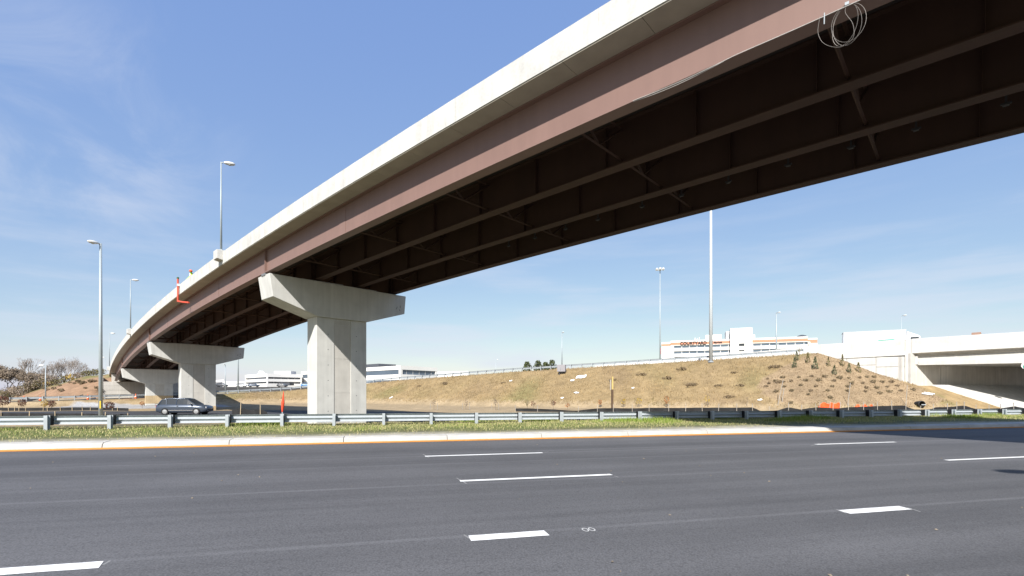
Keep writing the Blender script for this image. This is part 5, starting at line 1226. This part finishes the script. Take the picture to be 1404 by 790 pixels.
# ------------------------------------------------------------------ cables under the flange, worker, red pipe
org_c = bp_(29, -.08, 0)
WC = thing('hanging_cable', 'loose pale cable with hanging loops tied under the near girder', 'cable', org_c)
pts = []
def below(px, dz): 
    s = min(srange(10, 36, .02), key=lambda s: (lambda p: abs(CX + FPX * p.x / p.y - px))(bp_(s, -.115, 0.03)))
    return s
s0, s1 = below(868, 0), below(1205, 0)
for i, s in enumerate(srange(s0, s1, .25)): pts.append(bp_(s, -.14, -.005 - .05 * abs(math.sin((s - s0) * 1.15)) * (1 if s < s1 - 2.6 else .3)))
build(MB().tube(pts, .0075, 5), 'run', 'wire_pale', WC)
pts = [bp_(s, -.12, -.02 - .07 * math.sin(math.pi * (s - s0) / (s1 - s0 - 3.0))) for s in srange(s0, s1 - 3.0, .3)]
build(MB().tube(pts, .006, 5), 'run', 'wire_pale', WC)
sk = below(1162, 0); u, n = uv(sk); c0 = bp_(sk, -.13, 0.02)
def loop(dx, w, h, skew, tw):
    q = []
    for i in range(29):
        a = 2 * math.pi * i / 28; q.append(c0 + u * (dx + math.sin(a) * w + skew * (1 - math.cos(a)) * .5) - V(0, 0, (1 - math.cos(a)) * .5 * h) + n * (tw * math.sin(a * .5)))
    return q
for dx, w, h, sk_, tw in ((-.01, .25, .82, .02, .03), (.0, .30, .80, .06, -.04), (.01, .22, .78, -.10, .05)): build(MB().tube(loop(dx, w, h, sk_, tw), .0036, 6), 'loop', 'wire', WC)
sl = below(1124, 0); cA = bp_(sl, -.13, .02)
q = [cA, cA + V(0, 0, -.32) - u * .04, cA + V(0, 0, -.62) + u * .08, c0 + V(0, 0, -.82) - u * .12, c0 + V(0, 0, -.74) + u * .10, c0 + V(0, 0, -.45) + u * .10, c0 + V(0, 0, -.15) - u * .03, c0]
cur = []
for i in range(len(q) - 1):
    for t in np.linspace(0, 1, 6)[:-1]:
        a0, a1, a2, a3 = q[max(0, i - 1)], q[i], q[i + 1], q[min(len(q) - 1, i + 2)]
        cur.append(a1 * 1.0 + (a2 - a0) * (.5 * t) + (a0 * 2 - a1 * 5 + a2 * 4 - a3) * (.5 * t * t) + (a1 * 3 - a0 - a2 * 3 + a3) * (.5 * t ** 3))
build(MB().tube(cur + [c0], .0036, 6), 'loose_end', 'wire', WC)
build(MB().tube([bp_(below(1130, 0), -.14, .05), bp_(below(1131, 0), -.16, -.20)], .011, 6), 'clamp_tail', 'galv', WC)
build(MB().box(c0 + V(0, 0, .02), (.07, .04, .06), u, n), 'clamp', 'galv', WC)

def para_s(px):
    return min(srange(-60, 20, .02), key=lambda s: (lambda p: abs(CX + FPX * p.x / p.y - px))(bp_(s, -OVR, PT - .3)))
sR = para_s(246.5); u, n = uv(sR); P = lambda off, dz, du=0: bp_(sR, off, dz) + u * du
RP = thing('red_pipe', 'red pipe bracket hooked over the viaduct parapet beside the worker', 'pipe', P(-OVR - .12, .9))
build(MB().tube([P(-OVR - .14, PT + .5), P(-OVR - .14, .95)], .075, 8), 'upright', 'red', RP); build(MB().tube([P(-OVR - .14, 1.0), P(-OVR + .02, .80, 1.1), P(-OVR + .25, .68, 2.0)], .07, 8), 'foot_arm', 'red', RP)
build(MB().box(P(-OVR - .02, PT - .08), (.22, .36, .18), u, n), 'clamp', 'white', RP); build(MB().lathe(P(-OVR - .14, PT + .45), [(.09, 0), (.09, .14)], 8), 'cap', mat('cap_green', (.05, .12, .05)), RP)
sW = para_s(252); u, n = uv(sW); dk = D + .225
WK = thing('person', 'worker in hi-vis vest bending over the viaduct parapet by the red pipe', 'person', bp_(sW, -.05, dk))
def skin_body(name, J, E_, mt, parent):
    me = bpy.data.meshes.new(name); me.from_pydata([tuple(p - ORG[parent.name]) for p, r in J], E_, []); o = put(name, me, parent); me.materials.append(M[mt])
    md = o.modifiers.new('skin', 'SKIN'); md.use_smooth_shade = True
    for i, (p, r) in enumerate(J): me.skin_vertices[0].data[i].radius = (r, r)
    me.skin_vertices[0].data[0].use_root = True
    o.modifiers.new('sub', 'SUBSURF').levels = 1; o.modifiers['sub'].render_levels = 1; return o
B = lambda a, o, z: bp_(sW, -.05, dk) + u * a - n * o + V(0, 0, z)
J = [(B(-.1, .05, .90), .15), (B(.02, .12, 1.10), .15), (B(.20, .24, 1.30), .17), (B(.32, .30, 1.42), .07), (B(.42, .35, 1.50), .10), (B(.47, .38, 1.56), .08)]
E_ = [(0, 1), (1, 2), (2, 3), (3, 4), (4, 5)]
for sd in (-1, 1):
    k = len(J); hx, hz = (.12 * sd, 0)
    J += [(B(-.1 + sd * .10, .03, .86), .10), (B(-.05 + sd * .12, .14, .48), .075), (B(-.1 + sd * .12, -.02, .08), .05), (B(-.05 + sd * .14, .14, .04), .045)]; E_ += [(0, k), (k, k + 1), (k + 1, k + 2), (k + 2, k + 3)]
    k = len(J); J += [(B(.22 + sd * .16, .26, 1.26), .065), (B(.26 + sd * .22, .45, 1.02), .05), (B(.24 + sd * .16, .62, .84), .038), (B(.24 + sd * .15, .66, .77), .035)]; E_ += [(2, k), (k, k + 1), (k + 1, k + 2), (k + 2, k + 3)]
    for f in range(5):
        m0 = len(J); J += [(B(.24 + sd * .15 + (f - 2) * .02, .68 + .01 * (f % 2), .70 - .01 * (2 - abs(f - 2))), .010)]; E_ += [(k + 3, m0)]
skin_body('body', J, E_, 'hivis', WK)
build(MB().tube([B(-.11, .05, .92), B(.0, .11, 1.07), B(.11, .18, 1.20)], .19, 10, .21), 'vest', 'hivis', WK, True)
build(MB().tube([B(.10, .17, 1.19), B(.20, .24, 1.30), B(.28, .28, 1.38)], .215, 10, .15), 'reflective_yoke', 'white', WK, True)
build(MB().lathe(B(.44, .36, 1.55), [(.135, -.02), (.13, .05), (.09, .11), (.03, .14)], 12, (V(0, 0, 1) + u * .5).normalized()), 'hard_hat', 'orange', WK, True)

# grit, leaf scraps and small stones scattered on the carriageway
m_ = MB(); r_ = np.random.default_rng(77)
for i in range(150):
    a = r_.uniform(-22, 32); q = -r_.uniform(.3, 14.5); p = V(0, KY, KZ) + RD * a + RQ * q + V(0, 0, XS * q + .006); sz = r_.uniform(.008, .026) * (1.8 if r_.random() < .1 else 1); e = Euler((r_.uniform(-.4, .4), r_.uniform(-.4, .4), r_.uniform(0, 6.28))).to_matrix()
    m_.add([p + e @ V(*c) * sz for c in ((1, 0, 0), (0, .7, 0), (-1, .1, 0), (0, -.8, 0), (.1, 0, .6))], [(3, 2, 1, 0), (0, 1, 4), (1, 2, 4), (2, 3, 4), (3, 0, 4)])
o = build(m_, 'road_debris', mat('grit', (.21, .175, .13), .9, var=.5, scale=1.5), None); o['kind'] = 'stuff'; tag(o, 'scattered grit and leaf scraps lying on the asphalt carriageway', 'debris')
